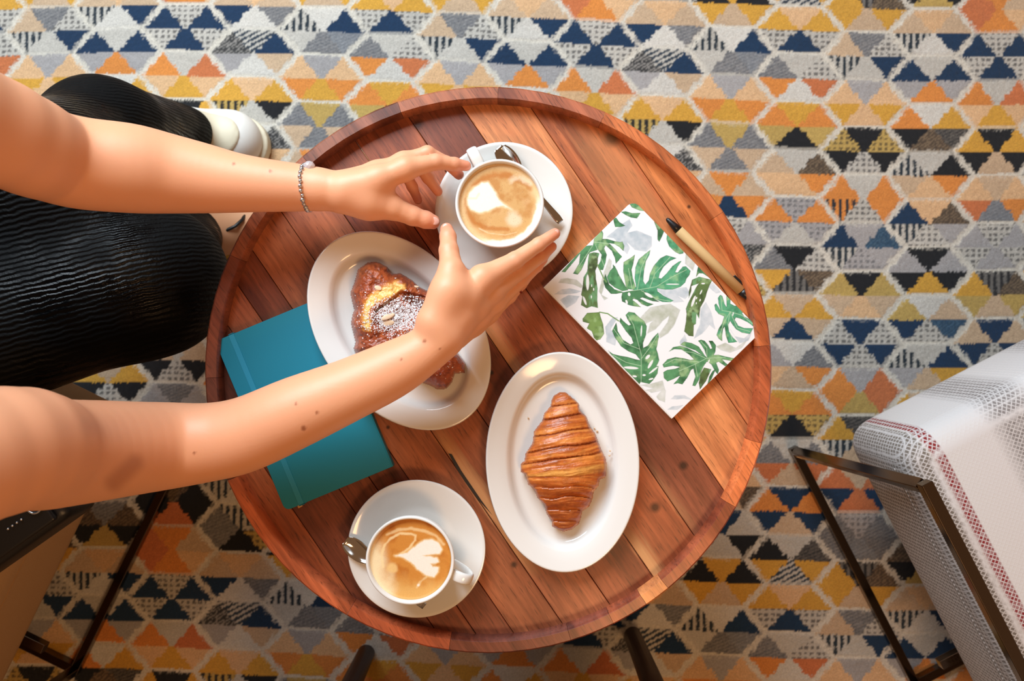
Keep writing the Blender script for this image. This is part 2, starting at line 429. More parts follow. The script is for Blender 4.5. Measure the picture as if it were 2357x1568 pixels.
# pattern codes -> (ground, yarn, kind)
PAT = dict(s=('L', (26, 44, 56), 'stripe'), sO=('O', (40, 44, 50), 'stripe'), sM=('M', (30, 32, 32), 'stripe'), sK=((120, 116, 110), (36, 36, 38), 'stripe'),
           d=('L', (72, 70, 70), 'dot'), dG=('G', (108, 108, 110), 'dot'), dM=('M', (78, 64, 42), 'dot'), dK=((150, 146, 140), (36, 38, 40), 'check'),
           h=((152, 150, 148), (104, 106, 110), 'hatch'), hG=((150, 152, 154), (118, 122, 128), 'hatch'), hK=((110, 104, 96), (40, 40, 42), 'hatch'),
           b=((66, 98, 122), (40, 74, 102), 'check'), n=((128, 108, 84), (80, 66, 52), 'check'), j=('L', (48, 62, 76), 'diag'))
HEX = {
0: ['T h d s L B', 'P G P Y P Y', 'dM K dM K d K', 'O L O sO d O', 'B G b s dG G', 'M K M T P T', 'd B d B d B', 'O G R O M R',
    'Y hK Y s T n', 'R T R B R B', 'h dG h h hG h', 'Y sK n Y T Y'],
1: ['T P T s W B', 'B L B G O G', 'O W Y K n hK', 's L K T P O', 'B P n s d G', 'G K G K Y K', 'M W T B d b', 's L B G T Y',
    'Y T Y K d K', 'T O R R T R', 'B G h h G B', 'n h n K M K'],
2: ['B d B d B d', 'O L R P Y P', 'Y K Y K T K', 'P T P R hG O', 'G d G d G d', 'Y sK n M T M', 'T B T B d B', 'T L T K d K',
    'G h G d K d', 'n L n h K h', 'K n K K R K', 'R O T R O P'],
3: ['T P T B W h', 'dK j B G W T', 'Y P Y sM L K', 'd W dK T O P', 'T O T G h G', 'G d G Y K Y', 'M T M B d B', 'G W G O L O',
    'O Y O d K d', 'T R T s L s', 'h G h s W B', 'h s d h K dM'],
4: ['s W B L h hG', 'P G P O Y O', 'h M h T h T', 'T O T O B O', 'G d G K G dK', 'T h dM Y K dM', 'T P T B T B', 'B G B G O G',
    'O P O Y T Y', 'O P P n T n', 'L B L K L K', 'K Y K Y T Y'],
5: ['Y P Y d B d', 'h L d O W R', 'O Y O M K M', 'T L n P P O', 'O dG O dG L dG', 'h K d Y sK n', 'Y T Y T B T', 'G W h P T O',
    'O Y O dM K dM', 'h L h R T R', 'O B O B T B', 'K L hK Y j Y'],
}
def rug():
    pts = [(114, 14, 0, 0), (425, 17, 2, 0), (745, 20, 4, 0), (1061, 26, 6, 0), (1376, 45, 8, 0), (1686, 58, 10, 0), (1993, 79, 12, 0), (2300, 82, 14, 0),
           (398, 1324, 2, 12), (706, 1335, 4, 12), (1664, 1394, 10, 12), (1973, 1407, 12, 12), (114, 122, 0, 1)]
    for i, y in enumerate([186, 291, 400, 511, 627, 747, 848, 965, 1065, 1176, 1292]): pts.append((1992 - 1.7 * (i + 1), y, 12, i + 1))
    for i, y in enumerate([184, 296, 398, 505, 618, 735]): pts.append((2300 - 1.7 * (i + 1), y, 14, i + 1))
    P = np.array(pts, float); x = (P[:, 0] - 1178) / 1000; y = (P[:, 1] - 784) / 1000
    A = lambda x, y: np.stack([np.ones_like(x), x, y, x * x, x * y, y * y, x ** 3, x * x * y], -1)
    reg = np.diag([0, 0, 0, .02, .02, .02, .05, .05])
    a = A(x, y); cc = np.linalg.solve(a.T @ a + reg, a.T @ P[:, 2]); cv = np.linalg.solve(a.T @ a + reg, a.T @ P[:, 3])
    xs = np.arange(-330, 2700, 3.2); ys = np.arange(-260, 1850, 3.6)
    X, Y = np.meshgrid(xs, ys, indexing='ij')
    jx = (rng.random(X.shape) - .5) * 2.6; jy = (rng.random(X.shape) - .5) * 1.6
    wob = (fbm(X, Y, 160, 3) - .5) * 7
    Xp, Yp = X + jx + wob, Y + jy + (fbm(X, Y, 120, 9) - .5) * 5
    a = A((Xp - 1178) / 1000, (Yp - 784) / 1000)
    c = a @ cc; v = a @ cv
    c_raw, v_raw = c, v
    v = np.round(v * 18 + .25) / 18 - .01; c = (np.round(c * 21 + (np.round(v * 18) % 2) * .5) - (np.round(v * 18) % 2) * .5) / 21   # whole stitches
    # nearest hexagon of the squashed flat-top honeycomb
    best = np.full(c.shape, 1e9); bc = np.zeros(c.shape, int); bu = np.zeros(c.shape); bv = np.zeros(c.shape); br = np.zeros(c.shape, int)
    c0 = np.floor(c).astype(int)
    for dc in (0, 1):
        ci = c0 + dc; odd = (ci % 2) != 0
        vv = v + np.where(odd, 0.5, 0.0)
        r = np.floor(vv).astype(int)
        u = c - ci; w = vv - r - 0.5
        # inside when |u|/(2/3)+|w|*... ; measure of hexagon
        d = np.maximum(np.abs(w) * 2, np.abs(u) * 1.5 * 0.5 * 2 / 1.0 * 0.6667 + np.abs(w) * 1.0)
        d = np.maximum(np.abs(w) * 2, np.abs(u) * 1.5 + np.abs(w))
        b = d < best
        best = np.where(b, d, best); bc = np.where(b, ci, bc); bu = np.where(b, u, bu); bv = np.where(b, w, bv); br = np.where(b, r, br)
    # d==1 on the border of the hexagon with |u|max = 2/3
    u, w = bu * 1.5, bv * 2          # u in -1..1, w in -1..1
    up = w < 0
    wt = np.where(up, -w, w)         # 0 at waist .. 1 at edge
    # three triangles per half: side ones have their base on the waist
    side = np.where(u < 0, 0, 2)
    inner = np.abs(u) < wt * 0.46 + 0.045
    tri = np.where(inner, 1, side)
    tri = tri + np.where(up, 0, 3)
    # lower half: D U D -> same geometry mirrored
    codes = sorted(set(PAL) | set(PAT)); ix = {k: i for i, k in enumerate(codes)}
    tab = np.zeros((6, 12, 6), int)
    for k, rows in HEX.items():
        for r, s in enumerate(rows):
            for t, q in enumerate(s.split()): tab[k, r, t] = ix[q]
    code = tab[bc % 6, br % 12, tri]
    C = np.zeros(X.shape + (3,))
    tone = 1 + 0.16 * (fbm(X * 0.35, Y, 26, 5) - .5) + 0.10 * (vnoise(bc * 3.3 + tri * 1.7, br * 2.9, 1.0, 8) - .5)
    for k, i in ix.items():
        m = code == i
        if not m.any(): continue
        if k in PAL: C[m] = lin(PAL[k]); continue
        g, yarn, kind = PAT[k]
        g = lin(PAL[g] if isinstance(g, str) else g); yarn = lin(yarn)
        uc = (c_raw - bc - np.where((tri % 3) == 1, 0, np.sign(u) / 3))[m]      # offset from the triangle's own axis
        x_, y_ = uc * 156.5, v_raw[m] * 110
        if kind == 'stripe': f = sstep(-.35, .35, np.cos(x_ * 2 * np.pi / 15.5)) * 1.0
        elif kind == 'dot': f = ((np.cos(x_ * 2 * np.pi / 14.0) > -0.15) & (np.sin(y_ * 2 * np.pi / 12.22 + .6) > 0.0)) * 0.8
        elif kind == 'check': f = ((np.sin(x_ * 2 * np.pi / 11) * np.sin(y_ * 2 * np.pi / 9)) > -0.1) * 0.9
        elif kind == 'diag': f = (np.sin((x_ + y_ * 1.7) * 2 * np.pi / 21) > 0) * 1.0
        else: f = 0.5 + 0.5 * np.sin((x_ * 0.45 + y_) * 2 * np.pi / 8) * (rng.random(x_.shape) > .25)
        C[m] = g * (1 - f[:, None]) + yarn * f[:, None]
    C *= tone[..., None]
    # white outlines: hexagon border and a narrow gap between the side triangles at the waist
    ragged = (rng.random(X.shape) - .5) * 0.03
    hz = np.abs(w) * 2 > np.abs(u) * 1.0 + np.abs(w)      # flat top / bottom edge
    bd = np.where(hz, sstep(0.905, 0.94, best + ragged), sstep(0.885, 0.93, best + ragged)) * np.where(hz & (vnoise(bc * 7.1, br * 5.3, 1.0, 4) > 0.5), 0.55, 1.0)
    C = mixc(C, (229, 222, 206), bd * 0.93)
    C *= (1 + 0.14 * (rng.random(X.shape) - .5))[..., None] * 0.76
    z = 0.0012 * (rng.random(X.shape) - .5) - 0.0008 * bd
    k = H / FPX
    V = np.stack([(X - 1178.5) * k, (784 - Y) * k, z], -1).reshape(-1, 3)
    me = arr_mesh('rug', V, grid_quads(*X.shape)[:, ::-1])
    paint(me, C.reshape(-1, 3))
    o = obj('rug', me, M_rug)
    tag(o, 'woven wool rug with honeycomb of coloured triangles in orange, mustard, navy and grey', 'rug')
rug()

# ------------------------------------------------------------------ round tray table
RO, RI, ZR = 0.3195, 0.3045, T + 0.018
TC = at(1124, 852, ZR)
table = thing('coffee_table', 'round acacia wood tray table with raised rim in the middle', 'table', (TC.x, TC.y, 0))
def tint(o, c): o.color = L4(c); return o
def plank(s0, s1, col):
    # s in photo pixels across the grain (image coordinates) -> world offset
    k = (H - T) / FPX
    cx = (np.array([TC.x, TC.y]))
    o_ = np.array([(-1178.5) * k, 784 * k])          # world of image origin
    # s = GNimg . p ; in world the across axis is GN (y flipped)
    a = s0 * k + o_ @ GN - cx @ GN; b = s1 * k + o_ @ GN - cx @ GN
    R = RI + 0.006; g = 0.00035
    a, b = max(a + g, -R * 0.9995), min(b - g, R * 0.9995)
    if b - a < 0.002: return
    ts = np.linspace(a, b, 9)
    hi = [ts_ * GN + math.sqrt(max(R * R - ts_ * ts_, 0)) * GD for ts_ in ts]
    lo = [ts_ * GN - math.sqrt(max(R * R - ts_ * ts_, 0)) * GD for ts_ in ts]
    loop = hi + lo[::-1]
    bm = bmesh.new()
    dz = rnd.uniform(-0.00025, 0.00025)
    top = [bm.verts.new((p[0] + TC.x, p[1] + TC.y, T + dz)) for p in loop]
    bot = [bm.verts.new((p[0] + TC.x, p[1] + TC.y, T - 0.018)) for p in loop]
    bm.faces.new(top); bm.faces.new(bot[::-1])
    for i in range(len(loop)):
        j = (i + 1) % len(loop); bm.faces.new((top[j], top[i], bot[i], bot[j]))
    o = bm_obj('plank', bm, M_plank, None, smooth=False)
    o.parent = table; o.location = (-TC.x, -TC.y, 0)
    tint(o, col); mod_bevel(o, 0.0005, 1)
for s0, s1, c in [(-200, -105, (142, 74, 42)), (-105, 10, (112, 56, 36)), (10, 82, (142, 74, 44)), (82, 155, (126, 64, 40)), (155, 260, (154, 86, 52)),
                  (260, 375, (150, 82, 50)), (375, 493, (146, 76, 46)), (493, 625, (164, 86, 50)),
                  (625, 740, (136, 72, 48)), (740, 870, (202, 126, 76)), (870, 1000, (184, 104, 60)), (1000, 1100, (208, 126, 70))]:
    plank(s0, s1, c)
def rim_segment(a0, a1, col):
    prof = [(RI, T - 0.004), (RI, T + 0.002), (RI + 0.0005, ZR - 0.002), (RI + 0.002, ZR), (RO - 0.002, ZR), (RO, ZR - 0.002), (RO, T - 0.030), (RO - 0.004, T - 0.034), (RI, T - 0.034)]
    n = max(3, int((a1 - a0) / 4)); bm = bmesh.new(); rows = []
    for i in range(n + 1):
        t = math.radians(a0 + 0.03 + (a1 - a0 - 0.06) * i / n)
        rows.append([bm.verts.new((r * math.cos(t), r * math.sin(t), z)) for r, z in prof])
    m = len(prof)
    for i in range(n):
        for j in range(m): bm.faces.new((rows[i][j], rows[i][(j + 1) % m], rows[i + 1][(j + 1) % m], rows[i + 1][j]))
    bm.faces.new(rows[0]); bm.faces.new(rows[-1][::-1])
    o = bm_obj('rim_segment', bm, M_rim, table)
    m_ = o.modifiers.new('es', 'EDGE_SPLIT'); m_.split_angle = math.radians(40)
    tint(o, col)
ang = [5, 34, 65.6, 88, 108.7, 131, 156, 181.6, 203, 240, 262, 287, 296.3, 304, 309.5, 331, 345, 365]
rc = [(196, 104, 56), (206, 116, 64), (150, 82, 54), (158, 92, 60), (132, 78, 56), (150, 84, 54), (120, 60, 38), (112, 54, 34), (176, 90, 54), (172, 84, 50),
      (104, 50, 34), (128, 62, 42), (158, 78, 46), (226, 144, 84), (166, 84, 50), (206, 110, 60), (178, 88, 50)]
for a0, a1, c in zip(ang[:-1], ang[1:], rc): rim_segment(a0, a1, c)
# dark filled crack between two boards
bm = bmesh.new()
cr = [(1032, 1044), (1040, 1046), (1062, 1084), (1085, 1118), (1108, 1152), (1133, 1186), (1124, 1176), (1100, 1150), (1072, 1112), (1050, 1078)]
f = [bm.verts.new(at(x, y, T + 0.0006) - Vector((TC.x, TC.y, 0))) for x, y in cr]; f2 = [bm.verts.new(at(x, y, T - 0.002) - Vector((TC.x, TC.y, 0))) for x, y in cr]
bm.faces.new(f); bm.faces.new(f2[::-1])
for i in range(len(f)): j = (i + 1) % len(f); bm.faces.new((f[i], f[j], f2[j], f2[i]))
o = bm_obj('crack_filler', bm, M_filler, table, smooth=False)
bm = bmesh.new(); bmesh.ops.create_cone(bm, cap_ends=True, segments=48, radius1=0.19, radius2=0.19, depth=0.03, matrix=Matrix.Translation((0, 0, T - 0.034)))
o = bm_obj('apron', bm, M_darkwood, table, smooth=False)
for i in range(3):
    t = math.radians(90 + 120 * i); bm = bmesh.new()
    p0 = Vector((0.10 * math.cos(t), 0.10 * math.sin(t), T - 0.04)); p1 = Vector((0.17 * math.cos(t), 0.17 * math.sin(t), 0.004))
    d = (p1 - p0); R_ = d.to_track_quat('Z', 'Y').to_matrix().to_4x4()
    bmesh.ops.create_cone(bm, cap_ends=True, segments=16, radius1=0.018, radius2=0.012, depth=d.length, matrix=Matrix.Translation((p0 + p1) / 2) @ R_)
    bm_obj('leg', bm, M_darkwood, table)

# ------------------------------------------------------------------ china
def lathe_bm(prof, seg=72, closed=False):
    bm = bmesh.new(); rows = []
    for r, z in prof:
        if r < 1e-6: rows.append([bm.verts.new((0, 0, z))])
        else: rows.append([bm.verts.new((r * math.cos(2 * math.pi * i / seg), r * math.sin(2 * math.pi * i / seg), z)) for i in range(seg)])
    for a, b in zip(rows[:-1], rows[1:]):
        for i in range(seg):
            j = (i + 1) % seg
            if len(a) == 1: bm.faces.new((a[0], b[i], b[j]))
            elif len(b) == 1: bm.faces.new((a[i], a[j], b[0]))
            else: bm.faces.new((a[i], a[j], b[j], b[i]))
    return bm
def saucer(px, py, label):
    p = at(px, py, T + 0.019)
    o = bm_obj('saucer', lathe_bm([(0, 0.004), (0.030, 0.004), (0.034, 0.0062), (0.040, 0.0060), (0.047, 0.0085), (0.060, 0.0150), (0.0735, 0.0195), (0.0765, 0.0203), (0.0775, 0.0195),
                                   (0.0765, 0.0180), (0.060, 0.0115), (0.045, 0.004), (0.040, 0.0), (0.036, 0.0), (0.034, 0.002), (0, 0.002)], 96), M_china)
    o.location = (p.x, p.y, T + 0.0003)
    return tag(o, label, 'saucer', 'white saucers under the coffee cups')
def plate(px, py, a, b, rot, label):
    k = (H - T - 0.02) / FPX; a, b = a * k, b * k
    prof = [(0.0, 0.0205), (0.0012, 0.0217), (0.0028, 0.0214), (0.012, 0.0190), (0.0215, 0.0168), (0.0245, 0.0150), (0.0275, 0.0105), (0.0305, 0.0068), (0.034, 0.0054), (0.040, 0.0052)]
    und = [(0.040, 0.0025), (0.034, 0.0025), (0.031, 0.0), (0.029, 0.0), (0.026, 0.0055), (0.012, 0.0138), (0.001, 0.0192)]
    bm = bmesh.new(); seg = 96; rows = []
    for d, z in prof: rows.append([bm.verts.new(((a - d) * math.cos(2 * math.pi * i / seg), (b - d) * math.sin(2 * math.pi * i / seg), z)) for i in range(seg)])
    def ring(A, B):
        for i in range(seg): j = (i + 1) % seg; bm.faces.new((A[i], A[j], B[j], B[i]))
    for A, B in zip(rows[:-1], rows[1:]): ring(A, B)
    bm.faces.new(rows[-1])
    u = []
    for d, z in und: u.append([bm.verts.new(((a - d) * math.cos(2 * math.pi * i / seg), (b - d) * math.sin(2 * math.pi * i / seg), z)) for i in range(seg)])
    bm.faces.new(u[0][::-1])
    for A, B in zip(u[:-1], u[1:]): ring(A, B)
    ring(u[-1], rows[0])
    o = bm_obj('oval_plate', bm, M_china)
    p = at(px, py, T + 0.02); o.location = (p.x, p.y, T + 0.0003); o.rotation_euler = (0, 0, math.radians(rot))
    return tag(o, label, 'plate', 'white oval plates')
S1 = saucer(1160, 486, 'white saucer under the cup between the two hands')
S2 = saucer(959, 1263, 'white saucer at the lower edge of the table, under the untouched cup')
PA = plate(1295, 1064, 254, 177, 92, 'white oval plate holding the plain croissant')
PB = plate(918.5, 762.5, 254, 177, -52, 'white oval plate holding the sugared almond pastry, partly under the forearm')
ZCUP = T + 0.0066
def latte_grid(paintfn, cx, cy, rpx, R):
    n = 190; g = np.linspace(-1, 1, n); U, Vv = np.meshgrid(g, g, indexing='ij')
    rr = np.sqrt(U * U + Vv * Vv); keep = rr <= 1.0
    X = cx + U * rpx; Y = cy - Vv * rpx
    C = paintfn(X, Y, rr)
    z = 0.0009 * sstep(0.93, 1.0, rr)
    V = np.stack([U * R, Vv * R, z], -1).reshape(-1, 3)
    q = grid_quads(n, n, keep)
    used = np.unique(q); mp = np.full(n * n, -1); mp[used] = np.arange(len(used))
    me = arr_mesh('latte', V[used], mp[q]); paint(me, C.reshape(-1, 3)[used])
    return me
def cc(pts, ox, oy, s): return [(ox + x / s, oy + y / s) for x, y in pts]
def latte1(X, Y, rr):
    n = fbm(X, Y, 30, 1); n2 = fbm(X, Y, 9, 2, 3)
    C = np.ones(X.shape + (3,)) * lin((208, 164, 104))
    C = mixc(C, (186, 124, 58), sstep(.45, .75, n) * .7)
    C = mixc(C, (228, 190, 138), sstep(.52, .85, fbm(X, Y, 44, 12)) * .7)
    q = lambda p: cc(p, 900, 300, 4.48)
    C = mixc(C, (184, 112, 44), sstep(13, 2, line_d(q([(860, 540), (960, 470), (1080, 440), (1220, 450)]), X, Y) + n2 * 8 - 4) * .8)
    C = mixc(C, (184, 112, 44), sstep(8, 1, line_d(q([(760, 700), (770, 820), (840, 940), (1000, 1010), (1200, 1015)]), X, Y) + n2 * 6 - 3) * .75)
    C = mixc(C, (186, 120, 56), sstep(9, 2, line_d(q([(1290, 500), (1400, 540), (1450, 590)]), X, Y) + n2 * 6 - 3) * .7)
    C = mixc(C, (232, 200, 150), sstep(.80, .95, rr + (n - .5) * .15) * .65)
    C = mixc(C, (240, 226, 198), sstep(24, 8, np.hypot(X - 1184, Y - 503) + (n - .5) * 20) * .6)
    C = mixc(C, (240, 224, 196), sstep(14, 2, line_d(q([(1240, 500), (1330, 470), (1440, 520)]), X, Y) + n2 * 14 - 5) * .5)
    C = mixc(C, (236, 210, 170), sstep(3.5, .5, line_d(q([(900, 1010), (1000, 1060), (1180, 1080), (1300, 1050)]), X, Y) + n2 * 2) * .6)
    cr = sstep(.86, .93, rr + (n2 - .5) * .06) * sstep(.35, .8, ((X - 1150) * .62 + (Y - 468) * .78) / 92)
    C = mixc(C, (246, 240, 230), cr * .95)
    ht = poly_sd(q([(990, 520), (930, 528), (850, 575), (800, 640), (780, 700), (785, 760), (820, 810), (900, 838), (1000, 822), (1080, 782), (1160, 768),
                    (1245, 806), (1160, 748), (1110, 705), (1065, 620), (1025, 560)]), X, Y)
    C = mixc(C, (238, 214, 170), sstep(7, 0, ht + n2 * 4 - 2) * .7)
    C = mixc(C, (240, 233, 218), sstep(2.4, -2.4, ht + (n2 - .5) * 4))
    C = mixc(C, (236, 212, 172), sstep(4, 1, line_d(q([(790, 690), (870, 690), (900, 640)]), X, Y)) * .55)
    C *= (1 + .12 * (rng.random(X.shape) - .5))[..., None]
    C = mixc(C, (120, 70, 26), (rng.random(X.shape) > .996) * .7 * (ht > 3))
    return C
def latte2(X, Y, rr):
    n = fbm(X, Y, 30, 21); n2 = fbm(X, Y, 9, 22, 3)
    C = np.ones(X.shape + (3,)) * lin((204, 134, 56))
    C = mixc(C, (176, 96, 28), sstep(.42, .72, n) * .65)
    q = lambda p: cc(p, 780, 1090, 4.48)
    C = mixc(C, (228, 178, 102), sstep(.2, .75, (Y - 1305) / 85 + (n - .5) * .6) * .85)
    C = mixc(C, (242, 222, 178), sstep(.40, .85, -(X - 943) / 97 + .25 * (Y - 1291) / 97 + (n - .5) * .35) * .95)
    for w, a, p in [(5, .75, [(440, 980), (425, 860), (450, 760), (520, 680), (620, 628), (740, 632), (785, 650), (780, 700), (720, 780), (640, 840)]),
                    (6, .6, [(480, 640), (600, 590), (740, 575), (880, 600), (1000, 650), (1080, 740)]),
                    (4, .5, [(800, 1200), (840, 1140), (900, 1090)])]:
        C = mixc(C, (244, 216, 160), sstep(w, .6, line_d(q(p), X, Y) + n2 * 4 - 2) * a)
    C = mixc(C, (236, 196, 128), sstep(17, 9, np.hypot(X - 901, Y - 1313) + (n - .5) * 10) * .85)
    C = mixc(C, (248, 240, 224), sstep(7, 2, np.hypot(X - 962, Y - 1353) + n2 * 4) * .9)
    ht = poly_sd(q([(560, 865), (700, 828), (790, 755), (880, 700), (960, 688), (1030, 730), (1062, 800), (1040, 842), (980, 850), (860, 866), (940, 868), (1012, 888),
                    (1028, 930), (985, 948), (935, 945), (965, 985), (1025, 985), (1022, 1035), (980, 1088), (900, 1075), (800, 1005), (740, 930), (650, 884)]), X, Y)
    C = mixc(C, (240, 206, 142), sstep(6, 0, ht + n2 * 4 - 2) * .7)
    C = mixc(C, (240, 233, 218), sstep(2.2, -2.2, ht + (n2 - .5) * 4))
    C *= (1 + .12 * (rng.random(X.shape) - .5))[..., None]
    return C
def cup(px, py, hang, fn, label):
    zr = 0.056
    c = at(px, py, ZCUP + zr)
    t = thing('coffee_cup', label, 'cup', (c.x, c.y, ZCUP), 0, 'white coffee cups')
    prof = [(0, 0.003), (0.024, 0.003), (0.025, 0.0), (0.0285, 0.0), (0.0295, 0.003), (0.0365, 0.014), (0.0430, 0.030), (0.0468, 0.048), (0.0474, zr - .0012), (0.0466, zr), (0.0450, zr),
            (0.0440, zr - .0012), (0.0428, 0.046), (0.039, 0.030), (0.030, 0.014), (0.018, 0.008), (0, 0.007)]
    bm_obj('cup_body', lathe_bm(prof, 96), M_china, t)
    # flat strap handle
    a = math.radians(hang); er = Vector((math.cos(a), math.sin(a), 0)); et = Vector((-math.sin(a), math.cos(a), 0))
    path = [(0.0445, zr - .010), (0.052, zr - .0065), (0.060, zr - .0055), (0.0665, zr - .009), (0.069, zr - .016), (0.066, zr - .026), (0.058, zr - .036), (0.047, zr - .042), (0.038, zr - .043)]
    bm = bmesh.new(); rows = []
    for i, (r, z) in enumerate(path):
        p0 = path[max(i - 1, 0)]; p1 = path[min(i + 1, len(path) - 1)]
        d = Vector((p1[0] - p0[0], p1[1] - p0[1])).normalized(); nrm = Vector((-d.y, d.x))
        w = 0.0062 if 0 < i < len(path) - 1 else 0.0068
        row = []
        for kx in range(12):
            q = 2 * math.pi * kx / 12; sx = math.copysign(abs(math.cos(q)) ** .6, math.cos(q)) * w; sz = math.copysign(abs(math.sin(q)) ** .8, math.sin(q)) * .0030
            P = er * (r + nrm.x * sz) + et * sx + Vector((0, 0, z + nrm.y * sz)); row.append(bm.verts.new(P))
        rows.append(row)
    for A, B in zip(rows[:-1], rows[1:]):
        for i in range(12): j = (i + 1) % 12; bm.faces.new((A[i], A[j], B[j], B[i]))
    bm.faces.new(rows[0]); bm.faces.new(rows[-1][::-1])
    h = bm_obj('handle', bm, M_china, t)
    m_ = h.modifiers.new('s', 'SUBSURF'); m_.levels = m_.render_levels = 1
    o = obj('latte', latte_grid(fn, px, py, 97, 0.0438), M_latte, t, (0, 0, zr - 0.0058))
    tag(o, 'foamed coffee with a poured white heart')
    return t
cup(1150, 468, 117, latte1, 'white cup of latte held between two hands')
cup(943.5, 1291, -20.7, latte2, 'white cup of latte standing alone at the lower edge of the table')

def teaspoon(bx, by, hx, hy, label, roll=0):
    z0 = T + 0.0216
    a = at(bx, by, z0); b = at(hx, hy, z0); d = (b - a); L = d.length; rot = math.atan2(d.y, d.x)
    t = thing('teaspoon', label, 'spoon', (a.x, a.y, z0), rot, 'teaspoons on the saucers')
    # bowl: shallow scoop, 36 mm long
    bm = bmesh.new(); nu, nv = 15, 11; rows = []
    LB = 0.038
    for i in range(nu):
        s = i / (nu - 1); w = 0.0118 * math.sqrt(max(1 - ((s - .48) / .54) ** 2, 0.004)) * (1 - .15 * s); row = []
        for j in range(nv):
            q = -1 + 2 * j / (nv - 1)
            z = -0.0055 * (1 - q * q) * math.sin(math.pi * min(max(s, .02), .98)) ** .7 + 0.004
            row.append(bm.verts.new((s * LB, q * w, z)))
        rows.append(row)
    for A, B in zip(rows[:-1], rows[1:]):
        for j in range(nv - 1): bm.faces.new((A[j], B[j], B[j + 1], A[j + 1]))
    o = bm_obj('spoon_bowl', bm, M_chrome, t)
    m_ = o.modifiers.new('sol', 'SOLIDIFY'); m_.thickness = 0.0009
    bm = bmesh.new(); rows = []
    for s, w, th, z in [(LB - .004, .0022, .0012, .0036), (LB + .006, .0019, .0013, .0046), (LB + .02, .0021, .0012, .0052), (L - .025, .0032, .0011, .0050), (L - .006, .0042, .0010, .0044), (L, .0036, .0009, .0042)]:
        rows.append([bm.verts.new((s, w * cx, z + th * cz)) for cx, cz in ((-1, -.5), (-.5, -1), (.5, -1), (1, -.5), (1, .5), (.55, .55), (-.55, .55), (-1, .5))])
    for A, B in zip(rows[:-1], rows[1:]):
        for i in range(8): j = (i + 1) % 8; bm.faces.new((A[i], A[j], B[j], B[i]))
    bm.faces.new(rows[0]); bm.faces.new(rows[-1][::-1])
    bm_obj('spoon_handle', bm, M_chrome, t)
    return t
teaspoon(1147, 341, 1290, 513, 'steel teaspoon tucked under the held cup, bowl at the top of the saucer')
teaspoon(796, 1242, 978, 1393, 'steel teaspoon sticking out left from under the lower cup')

# ------------------------------------------------------------------ pastries (built as thick relief solids)
def relief(name, poly, hfun, cfun, z0, step, m, parent=None):
    P = np.asarray(poly, float); lo = P.min(0) - 2 * step; hi = P.max(0) + 2 * step
    X, Y = np.meshgrid(np.arange(lo[0], hi[0], step), np.arange(lo[1], hi[1], step), indexing='ij')
    sd = poly_sd(P, X, Y); keep = sd < 0
    hgt = hfun(X, Y, sd); C = cfun(X, Y, sd)
    q = grid_quads(*X.shape, keep)[:, ::-1]
    zt = z0 + hgt; k = (H - zt) / FPX
    V = np.stack([(X - 1178.5) * k, (784 - Y) * k, zt], -1).reshape(-1, 3)
    k0 = (H - z0 - .008) / FPX
    cx, cy = P.mean(0)
    ins = 0.93
    V0 = np.stack([((cx + (X - cx) * ins) - 1178.5) * k0, (784 - (cy + (Y - cy) * ins)) * k0, np.full(X.shape, z0)], -1).reshape(-1, 3)
    n = len(V)
    # boundary edges -> side wall
    e = np.concatenate([q[:, [0, 1]], q[:, [1, 2]], q[:, [2, 3]], q[:, [3, 0]]])
    key = np.sort(e, 1); u, inv, cnt = np.unique(key, axis=0, return_inverse=True, return_counts=True)
    be = e[cnt[inv.ravel()] == 1]
    wall = np.stack([be[:, 1], be[:, 0], be[:, 0] + n, be[:, 1] + n], 1)
    F = np.concatenate([q, wall, q[:, ::-1] + n])
    VV = np.concatenate([V, V0]); CC = np.concatenate([C.reshape(-1, 3)] * 2)
    used = np.unique(F); mp = np.full(len(VV), -1); mp[used] = np.arange(len(used))
    org = Vector(VV[used].mean(0)); org.z = z0
    me = arr_mesh(name, VV[used] - np.array(org), mp[F]); paint(me, CC[used])
    o = obj(name, me, m, parent); o.location = org
    return o
qa = lambda p: cc(p, 1100, 800, 2.958)
CRO = qa([(560, 300), (600, 303), (640, 335), (690, 380), (697, 430), (740, 465), (765, 535), (805, 590), (825, 650), (845, 700), (872, 750), (880, 800), (872, 888), (830, 903),
          (825, 945), (790, 985), (784, 1030), (760, 1085), (712, 1120), (704, 1165), (690, 1205), (640, 1243), (580, 1258), (540, 1240), (503, 1220), (503, 1190), (465, 1135), (450, 1075), (402, 1025),
          (385, 975), (340, 935), (322, 868), (290, 850), (287, 795), (315, 770), (322, 720), (370, 650), (380, 570), (405, 535), (435, 500), (450, 445), (492, 400), (500, 355), (515, 325)])
cuts = np.array([300, 385, 462, 560, 660, 742, 790, 892, 962, 1030, 1115, 1190, 1262.])
def croc(X, Y):
    return (X - 1100) * 2.958, (Y - 800) * 2.958
def cro_layer(x, y):
    yy = y + (x - 580) * np.where(y < 880, 0.16, 0.0) - 26 * np.cos((x - 580) / 300 * 1.5) * np.where(y < 880, -.3, -.9) - 14 + 34 * (fbm(x, y, 170, 33, 2) - .5)
    i = np.clip(np.searchsorted(cuts, yy) - 1, 0, len(cuts) - 2)
    f = (yy - cuts[i]) / (cuts[i + 1] - cuts[i]); return yy, i, np.clip(f, 0, 1)
